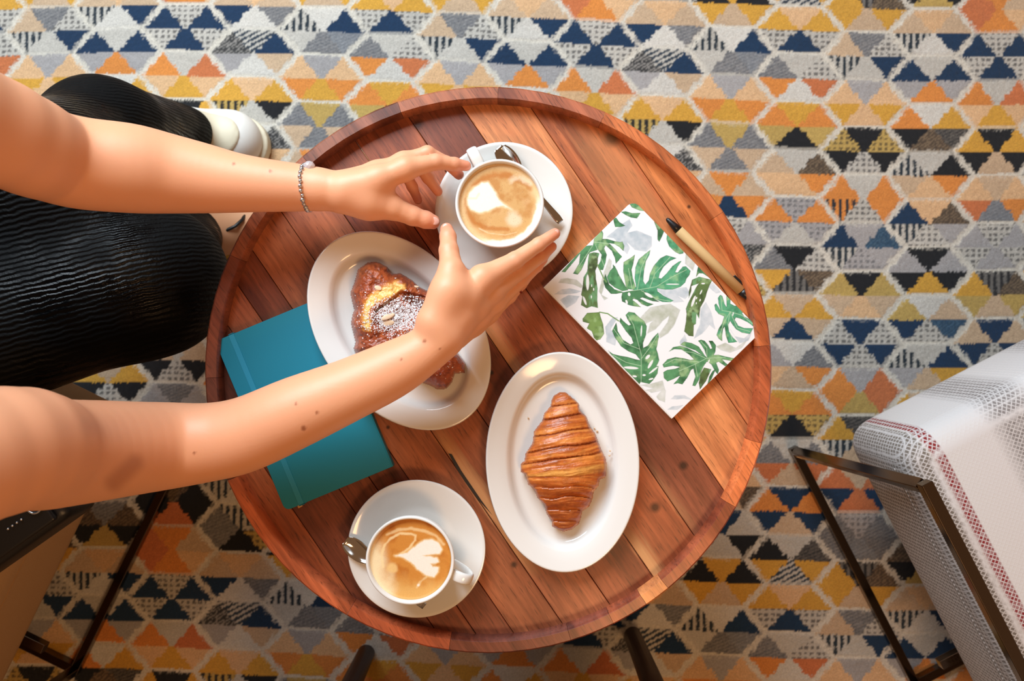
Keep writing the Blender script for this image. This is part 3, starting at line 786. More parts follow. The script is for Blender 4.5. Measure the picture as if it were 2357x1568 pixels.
def cro_h(X, Y, sd):
    x, y = croc(X, Y); yy, i, f = cro_layer(x, y)
    # half width of the roll at this height
    cen = 582 + 12 * np.sin(y / 300); hw = np.interp(y, [300, 450, 700, 830, 900, 1000, 1150, 1260], [60, 140, 255, 296, 268, 205, 125, 60])
    prof = np.sqrt(np.clip(1 - ((x - cen) / (hw + 14)) ** 2, 0.0, 1))
    base = 0.006 + np.minimum(hw, 235) / 2.958 * (H - T) / FPX * 0.62 * prof
    edge = sstep(0, -5, sd)
    saw = np.where(i < 6, f, np.where(i == 6, 1.12 - .12 * f, 1 - f))         # steps fall away from the widest turn
    lip = 0.0030 * (saw - .5) * (.4 + 1.1 * fbm(x, y, 130, 34, 2)) + 0.0016 * np.sin(np.pi * f)
    fine = 0.0018 * (fbm(x * .12, yy, 14, 31, 3) - .5)
    return np.maximum(0.004 + (base - 0.004 + lip + fine) * (0.35 + .65 * edge), 0.002)
def cro_c(X, Y, sd):
    x, y = croc(X, Y); yy, i, f = cro_layer(x, y)
    C = np.ones(X.shape + (3,)) * lin((188, 98, 38))
    st = fbm(x * .10, yy, 16, 41, 3)
    C = mixc(C, (222, 140, 64), sstep(.45, .75, st) * .75)
    C = mixc(C, (150, 70, 26), sstep(.50, .25, st) * .6)
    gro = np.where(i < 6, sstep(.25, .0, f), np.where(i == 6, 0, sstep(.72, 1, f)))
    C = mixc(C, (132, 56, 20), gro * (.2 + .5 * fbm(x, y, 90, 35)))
    C = mixc(C, (236, 172, 86), ((i == 6) * sstep(.25, .5, f) * sstep(1, .8, f)) * .8)
    C = mixc(C, (150, 72, 30), sstep(.5, .8, fbm(x, y, 120, 52)) * .5)
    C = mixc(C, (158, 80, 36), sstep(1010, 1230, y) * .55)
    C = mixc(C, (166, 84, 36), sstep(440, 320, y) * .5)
    return C
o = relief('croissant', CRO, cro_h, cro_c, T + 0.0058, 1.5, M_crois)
tag(o, 'golden plain croissant alone on the white oval plate', 'croissant')

qb = lambda p: cc(p, 780, 580, 4.612)
ALM = qb([(300, 118), (370, 105), (430, 115), (480, 145), (520, 165), (530, 205), (570, 235), (650, 225), (720, 265), (790, 310), (850, 370), (920, 405), (1020, 440), (1015, 520), (995, 580), (995, 660),
          (950, 740), (960, 800), (1080, 900), (1180, 1000), (1270, 1085), (1340, 1180), (1335, 1290), (1230, 1300), (1200, 1390), (1140, 1460), (1040, 1465), (960, 1420), (850, 1385), (760, 1330), (640, 1260),
          (480, 1210), (320, 1150), (185, 1090), (160, 1030), (180, 960), (160, 880), (130, 760), (150, 660), (165, 620), (145, 550), (122, 440), (160, 340), (180, 270), (200, 190)])
def alm_h(X, Y, sd):
    x, y = (X - 780) * 4.612, (Y - 580) * 4.612
    d = np.clip(-sd / 34, 0, 1)
    h = 0.004 + 0.030 * np.sqrt(1 - (1 - d) ** 2)
    h += 0.006 * (fbm(x, y, 190, 61) - .5) + 0.004 * (fbm(x, y, 60, 62, 3) - .5)
    band = sstep(120, 40, np.abs(line_d([(250, 800), (300, 520), (640, 360)], x, y)))
    h += 0.003 * band
    h -= 0.004 * sstep(26, 6, line_d([(380, 640), (640, 440), (900, 500)], x, y))
    return h * (0.4 + .6 * sstep(0, -5, sd))
def alm_c(X, Y, sd):
    x, y = (X - 780) * 4.612, (Y - 580) * 4.612; n = fbm(x, y, 110, 71); n2 = fbm(x, y, 34, 72, 3)
    C = np.ones(X.shape + (3,)) * lin((152, 70, 38))
    C = mixc(C, (186, 96, 50), sstep(.45, .75, n) * .7)
    C = mixc(C, (94, 36, 20), sstep(.5, .22, n2) * .6)
    cream = poly_sd([(270, 520), (370, 430), (480, 370), (590, 330), (670, 360), (680, 400), (610, 440), (600, 480), (500, 500), (400, 560), (330, 590), (300, 660), (330, 760), (320, 850), (260, 830), (240, 720), (250, 620)], x, y)
    C = mixc(C, (214, 140, 62), sstep(34, -6, cream + (n2 - .5) * 50))
    C = mixc(C, (238, 196, 112), sstep(4, -22, cream + (n2 - .5) * 40) * .95)
    C = mixc(C, (74, 32, 22), sstep(10, -20, poly_sd([(650, 480), (760, 460), (810, 490), (900, 520), (920, 600), (960, 700), (860, 640), (760, 580), (660, 540)], x, y) + (n2 - .5) * 40) * .85)
    C = mixc(C, (96, 44, 30), sstep(10, -30, poly_sd([(380, 580), (640, 480), (700, 620), (640, 800), (440, 860), (330, 700)], x, y) + (n2 - .5) * 50) * .6)
    return C
alm = relief('almond_croissant', ALM, alm_h, alm_c, T + 0.0058, 1.5, M_almond)
tag(alm, 'dark glazed almond croissant dusted with icing sugar, half under the forearm', 'croissant')
def sugar():
    V, F = [], []
    for _ in range(3000):
        cxp, cyp = (560 + rng.normal() * 150, 690 + rng.normal() * 95) if rng.random() < .75 else (800 + rng.normal() * 110, 660 + rng.normal() * 90)
        if rng.random() < .05: cxp, cyp = rng.uniform(160, 1300), rng.uniform(440, 1380)
        x, y = 780 + cxp / 4.612, 580 + cyp / 4.612
        s = poly_sd(ALM, np.array([[x]]), np.array([[y]]))
        if s[0, 0] > -3: continue
        h = alm_h(np.array([[x]]), np.array([[y]]), s)[0, 0]
        p = np.array(at(x, y, T + .0058 + h + .0004)) - np.array(alm.location); r = rng.uniform(.0004, .0013)
        b = len(V); t0 = rng.random() * 3
        for k in range(3): V.append(p + (r * math.cos(t0 + 2.1 * k), r * math.sin(t0 + 2.1 * k), -.0006))
        V.append(p + (0, 0, .0006))
        F += [(b, b + 1, b + 3), (b + 1, b + 2, b + 3), (b + 2, b, b + 3)]
    o = obj('icing_sugar', arr_mesh('icing_sugar', V, F, False), M_sugar, alm); tag(o, kind='stuff')
sugar()
for (x, y, l, w, rz) in [(500, 700, 80, 26, 22), (505, 765, 70, 30, 8), (800, 378, 36, 13, -2), (400, 395, 40, 24, -20)]:
    X, Y = 780 + x / 4.612, 580 + y / 4.612
    s = poly_sd(ALM, np.array([[X]]), np.array([[Y]])); h = alm_h(np.array([[X]]), np.array([[Y]]), s)[0, 0]
    k = (H - T) / FPX / 4.612
    bm = bmesh.new(); bmesh.ops.create_uvsphere(bm, u_segments=12, v_segments=6, radius=1)
    bmesh.ops.transform(bm, verts=bm.verts, matrix=Matrix.Translation(at(X, Y, T + .0058 + h + .0008) - alm.location) @ Matrix.Rotation(math.radians(rz), 4, 'Z') @ Matrix.Rotation(rnd.uniform(-.25, .25), 4, 'X') @ Matrix.Diagonal((l * k, w * k, .0005, 1)))
    bm_obj('almond_flake', bm, M_flake, alm)
for x, y in [(1216, 962), (1368, 986), (1374, 992), (1404, 1038), (1403, 1049), (1416, 1002)]:
    bm = bmesh.new(); bmesh.ops.create_icosphere(bm, subdivisions=1, radius=0.0013)
    for v in bm.verts: v.co *= rnd.uniform(.6, 1.2)
    o = bm_obj('crumb', bm, M_flake, smooth=False)
    dx = abs(x - 1295); zc = T + 0.0068 + (0.006 if dx > 100 else 0)
    o.location = at(x, y, zc)
    tag(o, 'tiny pastry crumb left of the plain croissant' if x < 1300 else 'tiny pastry crumb right of the plain croissant', 'crumb', 'crumbs around the plain croissant')

# ------------------------------------------------------------------ notebooks and pen
def book_outline(L, W, rad, corners, n=6):
    """rectangle 0..L x 0..W, list of rounded corners (0=00,1=L0,2=LW,3=0W)"""
    P = []
    for c, (x, y, a) in enumerate([(0, 0, 180), (L, 0, 270), (L, W, 0), (0, W, 90)]):
        if c in corners:
            cx = x + (rad if x == 0 else -rad); cy = y + (rad if y == 0 else -rad)
            for i in range(n + 1):
                t = math.radians(a + 90 * i / n); P.append((cx + rad * math.cos(t), cy + rad * math.sin(t)))
        else: P.append((x, y))
    return P
def slab(name, P, z0, z1, m, parent):
    bm = bmesh.new(); a = [bm.verts.new((x, y, z0)) for x, y in P]; b = [bm.verts.new((x, y, z1)) for x, y in P]
    bm.faces.new(a[::-1]); bm.faces.new(b)
    for i in range(len(P)): j = (i + 1) % len(P); bm.faces.new((a[i], a[j], b[j], b[i]))
    return mod_bevel(bm_obj(name, bm, m, parent, smooth=False), 0.0004, 1)
VA, VB, VC, VD, V6 = (1240, 450, 3.446), (1380, 560, 3.446), (1520, 640, 3.733), (1380, 720, 3.584), (1240, 450, 2.958)
GREEN, DEEP, OLIVE, MINT = ((88, 148, 100), (38, 88, 54)), ((74, 128, 86), (32, 70, 42)), ((92, 118, 68), (50, 62, 38)), ((90, 166, 124), (40, 102, 66))
PALE = [(VB, [(325, 590), (400, 510), (560, 480), (640, 530), (600, 640), (545, 715), (480, 755), (470, 720), (540, 630), (552, 578), (500, 620), (450, 680), (382, 715), (400, 640), (425, 615), (380, 630), (340, 660)]),
        (VB, [(450, 365), (560, 360), (690, 350), (720, 400), (680, 440), (620, 415), (670, 460), (590, 470), (520, 420)]),
        (VA, [(540, 330), (590, 290), (660, 230), (720, 190), (740, 240), (700, 300), (780, 280), (896, 330), (896, 400), (850, 445), (760, 430), (700, 370), (720, 420), (700, 465), (640, 400), (600, 340)]),
        (VA, [(160, 690), (175, 662), (230, 655), (300, 672), (355, 720), (340, 735), (270, 705)]), (VA, [(128, 782), (180, 745), (250, 738), (335, 760), (300, 775), (200, 785)]), (VA, [(170, 830), (240, 790), (325, 800), (290, 850), (220, 895)]),
        (VA, [(520, 600), (560, 500), (580, 520), (575, 580), (540, 640), (500, 790), (550, 815), (520, 830), (480, 760)]),
        (VD, [(590, 710), (620, 682), (700, 680), (766, 718), (690, 708), (640, 715)]), (VD, [(560, 800), (600, 775), (690, 765), (640, 800)]), (VD, [(340, 600), (430, 585), (520, 560), (545, 640), (540, 740), (490, 720), (470, 690), (510, 640), (430, 660), (380, 640), (440, 625)]),
        (VD, [(50, 120), (110, 40), (150, 40), (90, 140), (140, 180), (130, 270), (60, 240)]), (VC, [(390, 210), (440, 300), (470, 440), (420, 400), (360, 480), (290, 520), (340, 400), (350, 260)]),
        (VC, [(480, 590), (560, 560), (650, 600), (760, 520), (700, 600), (600, 640), (520, 620)]), (VC, [(600, 440), (640, 500), (720, 520), (760, 480), (800, 420), (760, 540), (680, 560)]),
        (VC, [(390, 60), (450, 40), (520, 120), (480, 130)]), (VB, [(690, 60), (760, 150), (740, 220), (680, 160)]), (VD, [(660, 250), (700, 180), (720, 230), (690, 300)])]
LEAVES = [
 (VA, GREEN, [(430, 395), (440, 340), (500, 275), (512, 300), (508, 345), (545, 345), (600, 362), (650, 370), (665, 365), (680, 400), (672, 440), (640, 410), (600, 385), (560, 378), (600, 420), (660, 485), (640, 510), (612, 542), (605, 500), (580, 440), (530, 395), (520, 420), (540, 470), (530, 530), (510, 592), (480, 590), (465, 565), (490, 520), (500, 470), (470, 430), (440, 440), (410, 450), (390, 470), (370, 520), (340, 590), (310, 628), (272, 620), (320, 540), (330, 460), (300, 500), (250, 560), (210, 610), (180, 605), (230, 550), (320, 450), (370, 400)]),
 (VA, OLIVE, [(400, 460), (440, 450), (484, 458), (470, 500), (465, 560), (450, 600), (455, 660), (468, 740), (465, 830), (470, 893), (420, 880), (380, 895), (335, 870), (345, 800), (335, 790), (350, 720), (355, 650), (385, 600), (390, 520)]),
 (V6, ((120, 152, 84), (64, 92, 50)), [(415, 795), (330, 800), (298, 840), (300, 860), (345, 872), (328, 905), (360, 925), (385, 990), (420, 980), (447, 940), (440, 880), (420, 820)]),
 (VB, GREEN, [(180, 380), (120, 352), (75, 315), (58, 268), (85, 215), (108, 192), (106, 168), (124, 184), (150, 240), (190, 312), (214, 352), (230, 372)]),
 (VB, DEEP, [(180, 384), (120, 366), (78, 328), (46, 242), (30, 300), (45, 352), (90, 402), (132, 402), (185, 392)]),
 (VB, GREEN, [(214, 362), (200, 290), (188, 220), (190, 150), (240, 120), (281, 90), (270, 160), (255, 210), (265, 280), (288, 350), (280, 372)]),
 (VB, MINT, [(200, 385), (270, 372), (290, 345), (278, 280), (285, 190), (310, 130), (360, 85), (403, 52), (395, 92), (370, 140), (355, 210), (347, 300), (362, 328), (390, 296), (400, 240), (430, 180), (480, 120), (530, 95), (612, 118), (560, 140), (510, 185), (478, 240), (470, 275), (490, 280), (530, 240), (580, 180), (630, 145), (652, 140), (620, 185), (600, 230), (620, 232), (660, 186), (686, 183), (722, 220), (714, 252), (690, 282), (680, 312), (640, 347), (580, 367), (520, 368), (455, 358), (462, 382), (510, 418), (588, 456), (560, 468), (500, 466), (430, 440), (380, 395), (345, 375), (320, 380)]),
 (VB, DEEP, [(180, 390), (260, 378), (330, 372), (370, 385), (400, 420), (440, 445), (480, 466), (420, 460), (340, 430), (320, 438), (380, 470), (430, 484), (380, 502), (335, 484), (300, 450), (270, 440), (262, 450), (300, 480), (330, 507), (270, 500), (230, 490), (215, 478), (180, 462), (174, 430)]),
 (VD, GREEN, [(165, 75), (172, 40), (200, 72), (240, 105), (258, 98), (235, 60), (215, 20), (240, -8), (290, 0), (330, 40), (370, 70), (390, 110), (385, 180), (360, 250), (362, 290), (400, 270), (440, 210), (483, 163), (490, 200), (470, 300), (480, 330), (494, 390), (470, 440), (488, 440), (480, 500), (440, 560), (410, 588), (340, 572), (330, 590), (300, 560), (260, 515), (220, 480), (160, 410), (100, 350), (70, 310), (110, 340), (170, 355), (230, 365), (300, 385), (335, 392), (300, 345), (240, 320), (180, 280), (130, 210), (103, 150), (140, 80), (150, 150), (190, 220), (255, 262), (278, 250), (262, 205), (215, 150)]),
 (VC, GREEN, [(70, 635), (110, 595), (170, 583), (230, 600), (280, 625), (330, 650), (355, 662), (300, 622), (250, 604), (170, 573), (205, 547), (270, 560), (330, 590), (365, 640), (385, 670), (400, 680), (380, 620), (350, 575), (325, 540), (350, 530), (380, 540), (410, 575), (430, 610), (445, 605), (430, 570), (415, 540), (450, 540), (478, 580), (475, 630), (460, 662), (500, 660), (560, 675), (632, 690), (620, 715), (560, 705), (530, 700), (580, 745), (560, 760), (500, 720), (480, 730), (505, 790), (495, 830), (470, 800), (440, 745), (420, 730), (400, 720), (370, 760), (330, 880), (300, 930), (275, 925), (300, 850), (285, 780), (265, 790), (230, 860), (190, 915), (150, 905), (110, 915), (150, 870), (170, 840), (110, 870), (60, 890), (30, 860), (25, 810), (60, 790), (130, 780), (170, 765), (110, 755), (30, 770), (20, 745), (60, 700), (130, 680), (200, 690), (260, 705), (290, 700), (250, 660), (180, 615), (120, 612)]),
 (VC, MINT, [(548, 330), (500, 310), (470, 275), (466, 230), (480, 218), (500, 250), (515, 280), (500, 220), (495, 170), (515, 145), (535, 155), (550, 220), (570, 250), (568, 180), (570, 130), (605, 165), (602, 220), (640, 240), (680, 230), (740, 295), (700, 300), (720, 330), (780, 360), (835, 410), (810, 425), (750, 380), (690, 350), (650, 340), (640, 360), (670, 410), (720, 430), (798, 432), (770, 482), (700, 470), (650, 440), (620, 400), (600, 370), (585, 400), (590, 460), (620, 510), (662, 548), (630, 555), (585, 558), (565, 500), (553, 420), (540, 440), (532, 500), (533, 545), (500, 520), (482, 490), (500, 440), (530, 390)]),
 (VB, OLIVE, [(735, 290), (790, 265), (895, 292), (870, 340), (850, 400), (830, 460), (800, 510), (790, 600), (770, 560), (765, 640), (748, 650), (745, 740), (710, 735), (672, 700), (685, 620), (690, 560), (685, 520), (700, 480), (730, 420), (760, 360), (785, 320), (730, 340), (728, 380), (708, 440), (710, 380)]),
 (VB, GREEN, [(785, 172), (830, 215), (893, 275), (893, 290), (820, 240), (790, 238), (765, 270), (775, 220)]),
 (VC, OLIVE, [(375, 770), (440, 785), (420, 830), (390, 890), (340, 960), (330, 900), (345, 830)]),
 (V6, MINT, [(875, 250), (900, 250), (940, 300), (990, 370), (985, 395), (960, 400), (930, 385), (890, 350), (870, 300)]),
 (V6, DEEP, [(775, 145), (800, 165), (830, 195), (860, 230), (840, 280), (820, 315), (808, 300), (810, 240), (790, 190)]),
 (VA, GREEN, [(718, 65), (760, 60), (820, 85), (850, 125), (800, 120), (740, 95)]), (VA, GREEN, [(650, 130), (690, 125), (740, 140), (808, 138), (780, 182), (730, 175), (690, 155)]), (VA, GREEN, [(590, 180), (615, 175), (640, 210), (688, 240), (650, 250), (605, 250)]),
 (VC, GREEN, [(420, 850), (450, 800), (480, 780), (440, 870), (400, 930)])]
SLOTS = [(VB, 580, 325, 52, 5, 0), (VB, 235, 405, 10, 15, 10), (VB, 215, 465, 8, 17, 20), (VB, 390, 412, 36, 12, -30), (VD, 345, 150, 6, 46, -4), (VD, 260, 455, 60, 11, -4), (VD, 398, 365, 24, 12, 45),
         (VD, 420, 425, 11, 40, -30), (VD, 445, 475, 46, 8, 38), (VD, 368, 515, 14, 8, 0), (VD, 425, 547, 20, 7, 15), (VD, 290, 525, 18, 8, -10), (VA, 388, 690, 12, 62, 0), (VA, 365, 835, 9, 36, 20), (VA, 420, 715, 4, 11, 0),
         (VA, 436, 745, 4, 12, 0), (VA, 418, 805, 4, 13, 0), (VB, 745, 460, 10, 46, -20), (VB, 805, 388, 5, 20, -25), (VB, 770, 435, 5, 10, -15), (VB, 798, 452, 5, 10, -15), (VB, 768, 475, 4, 8, 0), (VB, 822, 320, 14, 6, 0), (VB, 830, 262, 20, 8, -10),
         (VC, 415, 720, 6, 22, -20), (VC, 625, 310, 5, 18, -15)]
VEINS = [(VB, [(180, 386), (300, 372), (450, 345), (580, 265), (690, 210)]), (VB, [(300, 368), (330, 200), (385, 80)]), (VB, [(400, 350), (440, 240), (560, 110)]), (VB, [(260, 372), (230, 200)]), (VB, [(330, 375), (450, 440), (560, 460)]),
         (VD, [(343, 585), (345, 350), (280, 100), (235, 20)]), (VD, [(345, 440), (220, 410), (110, 350)]), (VD, [(345, 380), (420, 280), (480, 180)]), (VD, [(330, 300), (200, 250), (115, 130)]),
         (VC, [(160, 800), (290, 745), (400, 690), (560, 682)]), (VC, [(390, 690), (280, 640), (90, 620)]), (VC, [(400, 690), (400, 600), (350, 545)]), (VC, [(330, 720), (120, 700), (40, 740)]), (VC, [(300, 740), (320, 850)]),
         (VC, [(600, 290), (540, 400), (510, 500)]), (VC, [(600, 290), (580, 400), (620, 540)]), (VC, [(600, 290), (660, 430), (770, 460)]), (VC, [(600, 290), (700, 320), (820, 415)]), (VC, [(600, 290), (530, 280), (520, 160)]), (VA, [(430, 395), (320, 560)]), (VA, [(440, 370), (640, 390)]), (VA, [(450, 390), (520, 560)])]
def leaf_print():
    def f(X, Y):
        x, y = (X - 1240) * 2.958, (Y - 450) * 2.958
        n = fbm(x, y, 90, 81); n2 = fbm(x, y, 30, 82, 3)
        C = np.ones(x.shape + (3,)) * lin((234, 235, 236))
        def sub(P, pad=3):
            P = np.array(P); m = (X > P[:, 0].min() - pad) & (X < P[:, 0].max() + pad) & (Y > P[:, 1].min() - pad) & (Y < P[:, 1].max() + pad); return m
        wx, wy = X + (n2 - .5) * 3.0, Y + (n - .5) * 3.0
        for i, (v, P) in enumerate(PALE):
            P = cc(P, *v); m = sub(P)
            if not m.any(): continue
            sd = poly_sd(P, wx[m], wy[m]); a = sstep(1.0, -.8, sd) * (.30 + .75 * np.clip(n[m] + .8 * (n2[m] - .5), 0, 1))
            C[m] = mixc(C[m], (172, 186, 194) if i % 3 else (176, 182, 164), np.clip(a, 0, 1))
            C[m] = mixc(C[m], (190, 198, 202), sstep(1.4, 0, np.abs(sd)) * .35)
        for i, (v, (lt, dk), P) in enumerate(LEAVES):
            P = cc(P, *v); m = sub(P)
            if not m.any(): continue
            sd = poly_sd(P, X[m] + (n2[m] - .5) * 1.2, Y[m])
            L_ = np.ones((m.sum(), 3)) * lin(lt)
            sh = np.clip(.25 + 1.5 * (n[m] - .5) + 1.2 * (n2[m] - .5), 0, 1)
            L_ = mixc(L_, dk, sh); L_ = mixc(L_, (176, 208, 150), sstep(.55, .75, fbm(x[m], y[m], 70, 90 + i)) * .55)
            L_ = mixc(L_, (dk[0] * .75, dk[1] * .75, dk[2] * .75), sstep(-1.6, -.2, sd) * .6)
            if dk[1] < 80: L_ = mixc(L_, (108, 160, 112), sstep(.55, .7, fbm(x[m], y[m] * .5, 46, 120)) * .8)
            al = sstep(.4, -.4, sd); C[m] = C[m] * (1 - al[:, None]) + L_ * al[:, None]
        for v, P in VEINS:
            P = cc(P, *v); m = sub(P, 4); C[m] = mixc(C[m], (186, 214, 178), sstep(1.0, .3, line_d(P, X[m], Y[m])) * .7 * (C[m][:, 1] < .6))
        for v, cx, cy, rx, ry, rot in SLOTS:
            px, py = v[0] + cx / v[2], v[1] + cy / v[2]; r = math.radians(-rot); dx, dy = (X - px) * v[2], (Y - py) * v[2]
            q = np.hypot((dx * math.cos(r) + dy * math.sin(r)) / rx, (-dx * math.sin(r) + dy * math.cos(r)) / ry)
            C = mixc(C, (230, 232, 230), sstep(1.12, .88, q))
        for P in ([(400, 470), (440, 560), (460, 590)], [(415, 795), (470, 805), (545, 855)]):
            P = cc(P, *V6); C = mixc(C, (112, 148, 88), sstep(1.8, .9, line_d(P, X, Y)))
        return C
    return f
def white_notebook():
    zt = T + 0.010; k = (H - zt) / FPX
    A = at(1253, 660, zt); B = at(1548, 963, zt); D = at(1462, 459, zt)      # spine runs A->B
    ex = (B - A); L = ex.length; ex.normalize(); rot = math.atan2(ex.y, ex.x)
    W = 286 * k
    t = thing('notebook', 'notebook with white cover printed with green monstera leaves', 'notebook', (A.x, A.y, T), rot, 'notebooks')
    slab('back_cover', book_outline(L, W, .009, (1, 2, 3)[1:], 6), 0.0003, 0.0011, M_print_plain, t)
    pb = [(x * .985 + .001, y * .985 + .0005) for x, y in book_outline(L, W, .009, (2, 3), 6)]
    slab('page_block', pb, 0.0011, 0.0088, M_paper, t)
    # printed front cover: fine sheet with its own thickness
    n, m = int(L / .00045), int(W / .00045)
    gx, gy = np.meshgrid(np.linspace(0, L, n), np.linspace(0, W, m), indexing='ij')
    cx = [(.009, W - .009), (L - .009, W - .009)]
    keep = np.ones(gx.shape, bool)
    keep &= ~((gx < .009) & (gy > W - .009) & (np.hypot(gx - .009, gy - W + .009) > .0091))
    keep &= ~((gx > L - .009) & (gy > W - .009) & (np.hypot(gx - L + .009, gy - W + .009) > .0091))
    wx = A.x + gx * ex.x - gy * ex.y; wy = A.y + gx * ex.y + gy * ex.x
    C = leaf_print()(1178.5 + wx / k, 784 - wy / k)
    q = grid_quads(n, m, keep)
    V = np.stack([gx, gy, np.full(gx.shape, .0098)], -1).reshape(-1, 3); V0 = V.copy(); V0[:, 2] = .0088; N_ = len(V)
    e = np.concatenate([q[:, [0, 1]], q[:, [1, 2]], q[:, [2, 3]], q[:, [3, 0]]]); key = np.sort(e, 1)
    u, inv, cnt = np.unique(key, axis=0, return_inverse=True, return_counts=True); be = e[cnt[inv.ravel()] == 1]
    F = np.concatenate([q, np.stack([be[:, 1], be[:, 0], be[:, 0] + N_, be[:, 1] + N_], 1)])
    me = arr_mesh('front_cover', np.concatenate([V, V0]), F, False); paint(me, np.concatenate([C.reshape(-1, 3)] * 2))
    o = obj('front_cover', me, M_print, t); tag(o, 'white front cover printed with green leaves')
    slab('spine', [(0, -.0012), (L, -.0012), (L, .0), (0, .0)], .0003, .0098, M_print_plain, t)
M_print_plain = mat('white_cover_card', (238, 236, 230), 0.5); noise_bump(M_print_plain, 500, .1, .0003)
white_notebook()
def teal_notebook():
    zt = T + 0.012; k = (H - zt) / FPX
    A = at(494, 786, zt); B = at(656, 1177, zt); ex = B - A; L = ex.length; ex.normalize(); rot = math.atan2(ex.y, ex.x)
    W = 267 * k
    t = thing('notebook', 'plain teal notebook with elastic band, under the almond pastry plate and forearm', 'notebook', (A.x, A.y, T), rot, 'notebooks')
    P = book_outline(L, W, .007, (0, 1), 6)
    slab('back_cover', P, .0003, .0018, M_teal, t)
    slab('page_block', [(.003 + x * .97, .003 + y * .975) for x, y in P], .0018, .0098, M_paper, t)
    o = slab('front_cover', P, .0098, .0114, M_teal, t)
    slab('spine', [(0, W - .0004), (L, W - .0004), (L, W + .0012), (0, W + .0012)], .0003, .0114, M_teal, t)
    b0, b1 = .0172, .0232
    bm = bmesh.new()
    for x0, x1, z0, z1 in [(-.0006, L + .0006, .0114, .0121), (-.0012, 0, .0002, .0121), (L, L + .0012, .0002, .0121)]:
        bmesh.ops.create_cube(bm, size=1, matrix=Matrix.Translation(((x0 + x1) / 2, (b0 + b1) / 2, (z0 + z1) / 2)) @ Matrix.Diagonal((x1 - x0, b1 - b0, z1 - z0, 1)))
    bm_obj('elastic_band', bm, M_teal2, t, smooth=False)
    slab('ribbon_marker', [(L - .002, .013), (L + .0035, .013), (L + .003, .0185), (L - .002, .0185)], .0055, .006, M_orange, t)
    return t
TN = teal_notebook()
def pen():
    z0 = T + 0.0058
    a = at(1534, 503, z0); b = at(1737, 700, z0); d = b - a; L = d.length; rot = math.atan2(d.y, d.x)
    t = thing('pen', 'kraft card ballpoint pen with black tip and clip beside the leafy notebook', 'pen', (a.x, a.y, z0), rot)
    def turned(name, prof, m, seg=24):
        bm = lathe_bm([(0, prof[0][1])] + prof + [(0, prof[-1][1])], seg)
        bmesh.ops.rotate(bm, verts=bm.verts, cent=(0, 0, 0), matrix=Matrix.Rotation(math.pi / 2, 3, 'Y'))
        return bm_obj(name, bm, m, t)
    o = turned('pen_tip', [(.0012, 0), (.0024, .002), (.0040, .012), (.0052, .0195)], M_blackp)
    turned('barrel', [(.0050, .0193), (.0056, .0196), (.0056, L - .022), (.0050, L - .0218)], M_kraft)
    turned('end_cap', [(.0050, L - .0218), (.0046, L - .016), (.0032, L - .008), (.0022, L - .002), (.0015, L)], M_blackp)
    bm = bmesh.new()
    for x0, x1, y0, y1, z0_, z1_ in [(L - .040, L - .006, .0050, .0074, .001, .0036), (L - .014, L - .006, .001, .0074, .001, .0036)]:
        bmesh.ops.create_cube(bm, size=1, matrix=Matrix.Translation(((x0 + x1) / 2, (y0 + y1) / 2, (z0_ + z1_) / 2)) @ Matrix.Diagonal((x1 - x0, y1 - y0, z1_ - z0_, 1)))
    mod_bevel(bm_obj('clip', bm, M_blackp, t, smooth=False), .0006)
pen()

# the almond plate leans on the teal notebook's edge
def lean():
    e = (at(903, 1075, T) - at(743, 685, T)).normalized()          # along the notebook's edge
    n_ = Vector((-e.y, e.x, 0))
    if n_.x < 0: n_ = -n_                                          # away from the notebook
    pc_ = at(918.5, 762.5, T); piv = Vector((pc_.x, pc_.y, T)) + n_ * .070
    bpy.context.view_layer.update()
    ax = e if (Matrix.Rotation(.05, 3, e) @ -n_).z > 0 else -e
    R_ = Matrix.Translation(piv) @ Matrix.Rotation(math.radians(3.4), 4, ax) @ Matrix.Translation(-piv)
    for o in (PB, alm): o.matrix_world = R_ @ o.matrix_world
lean()

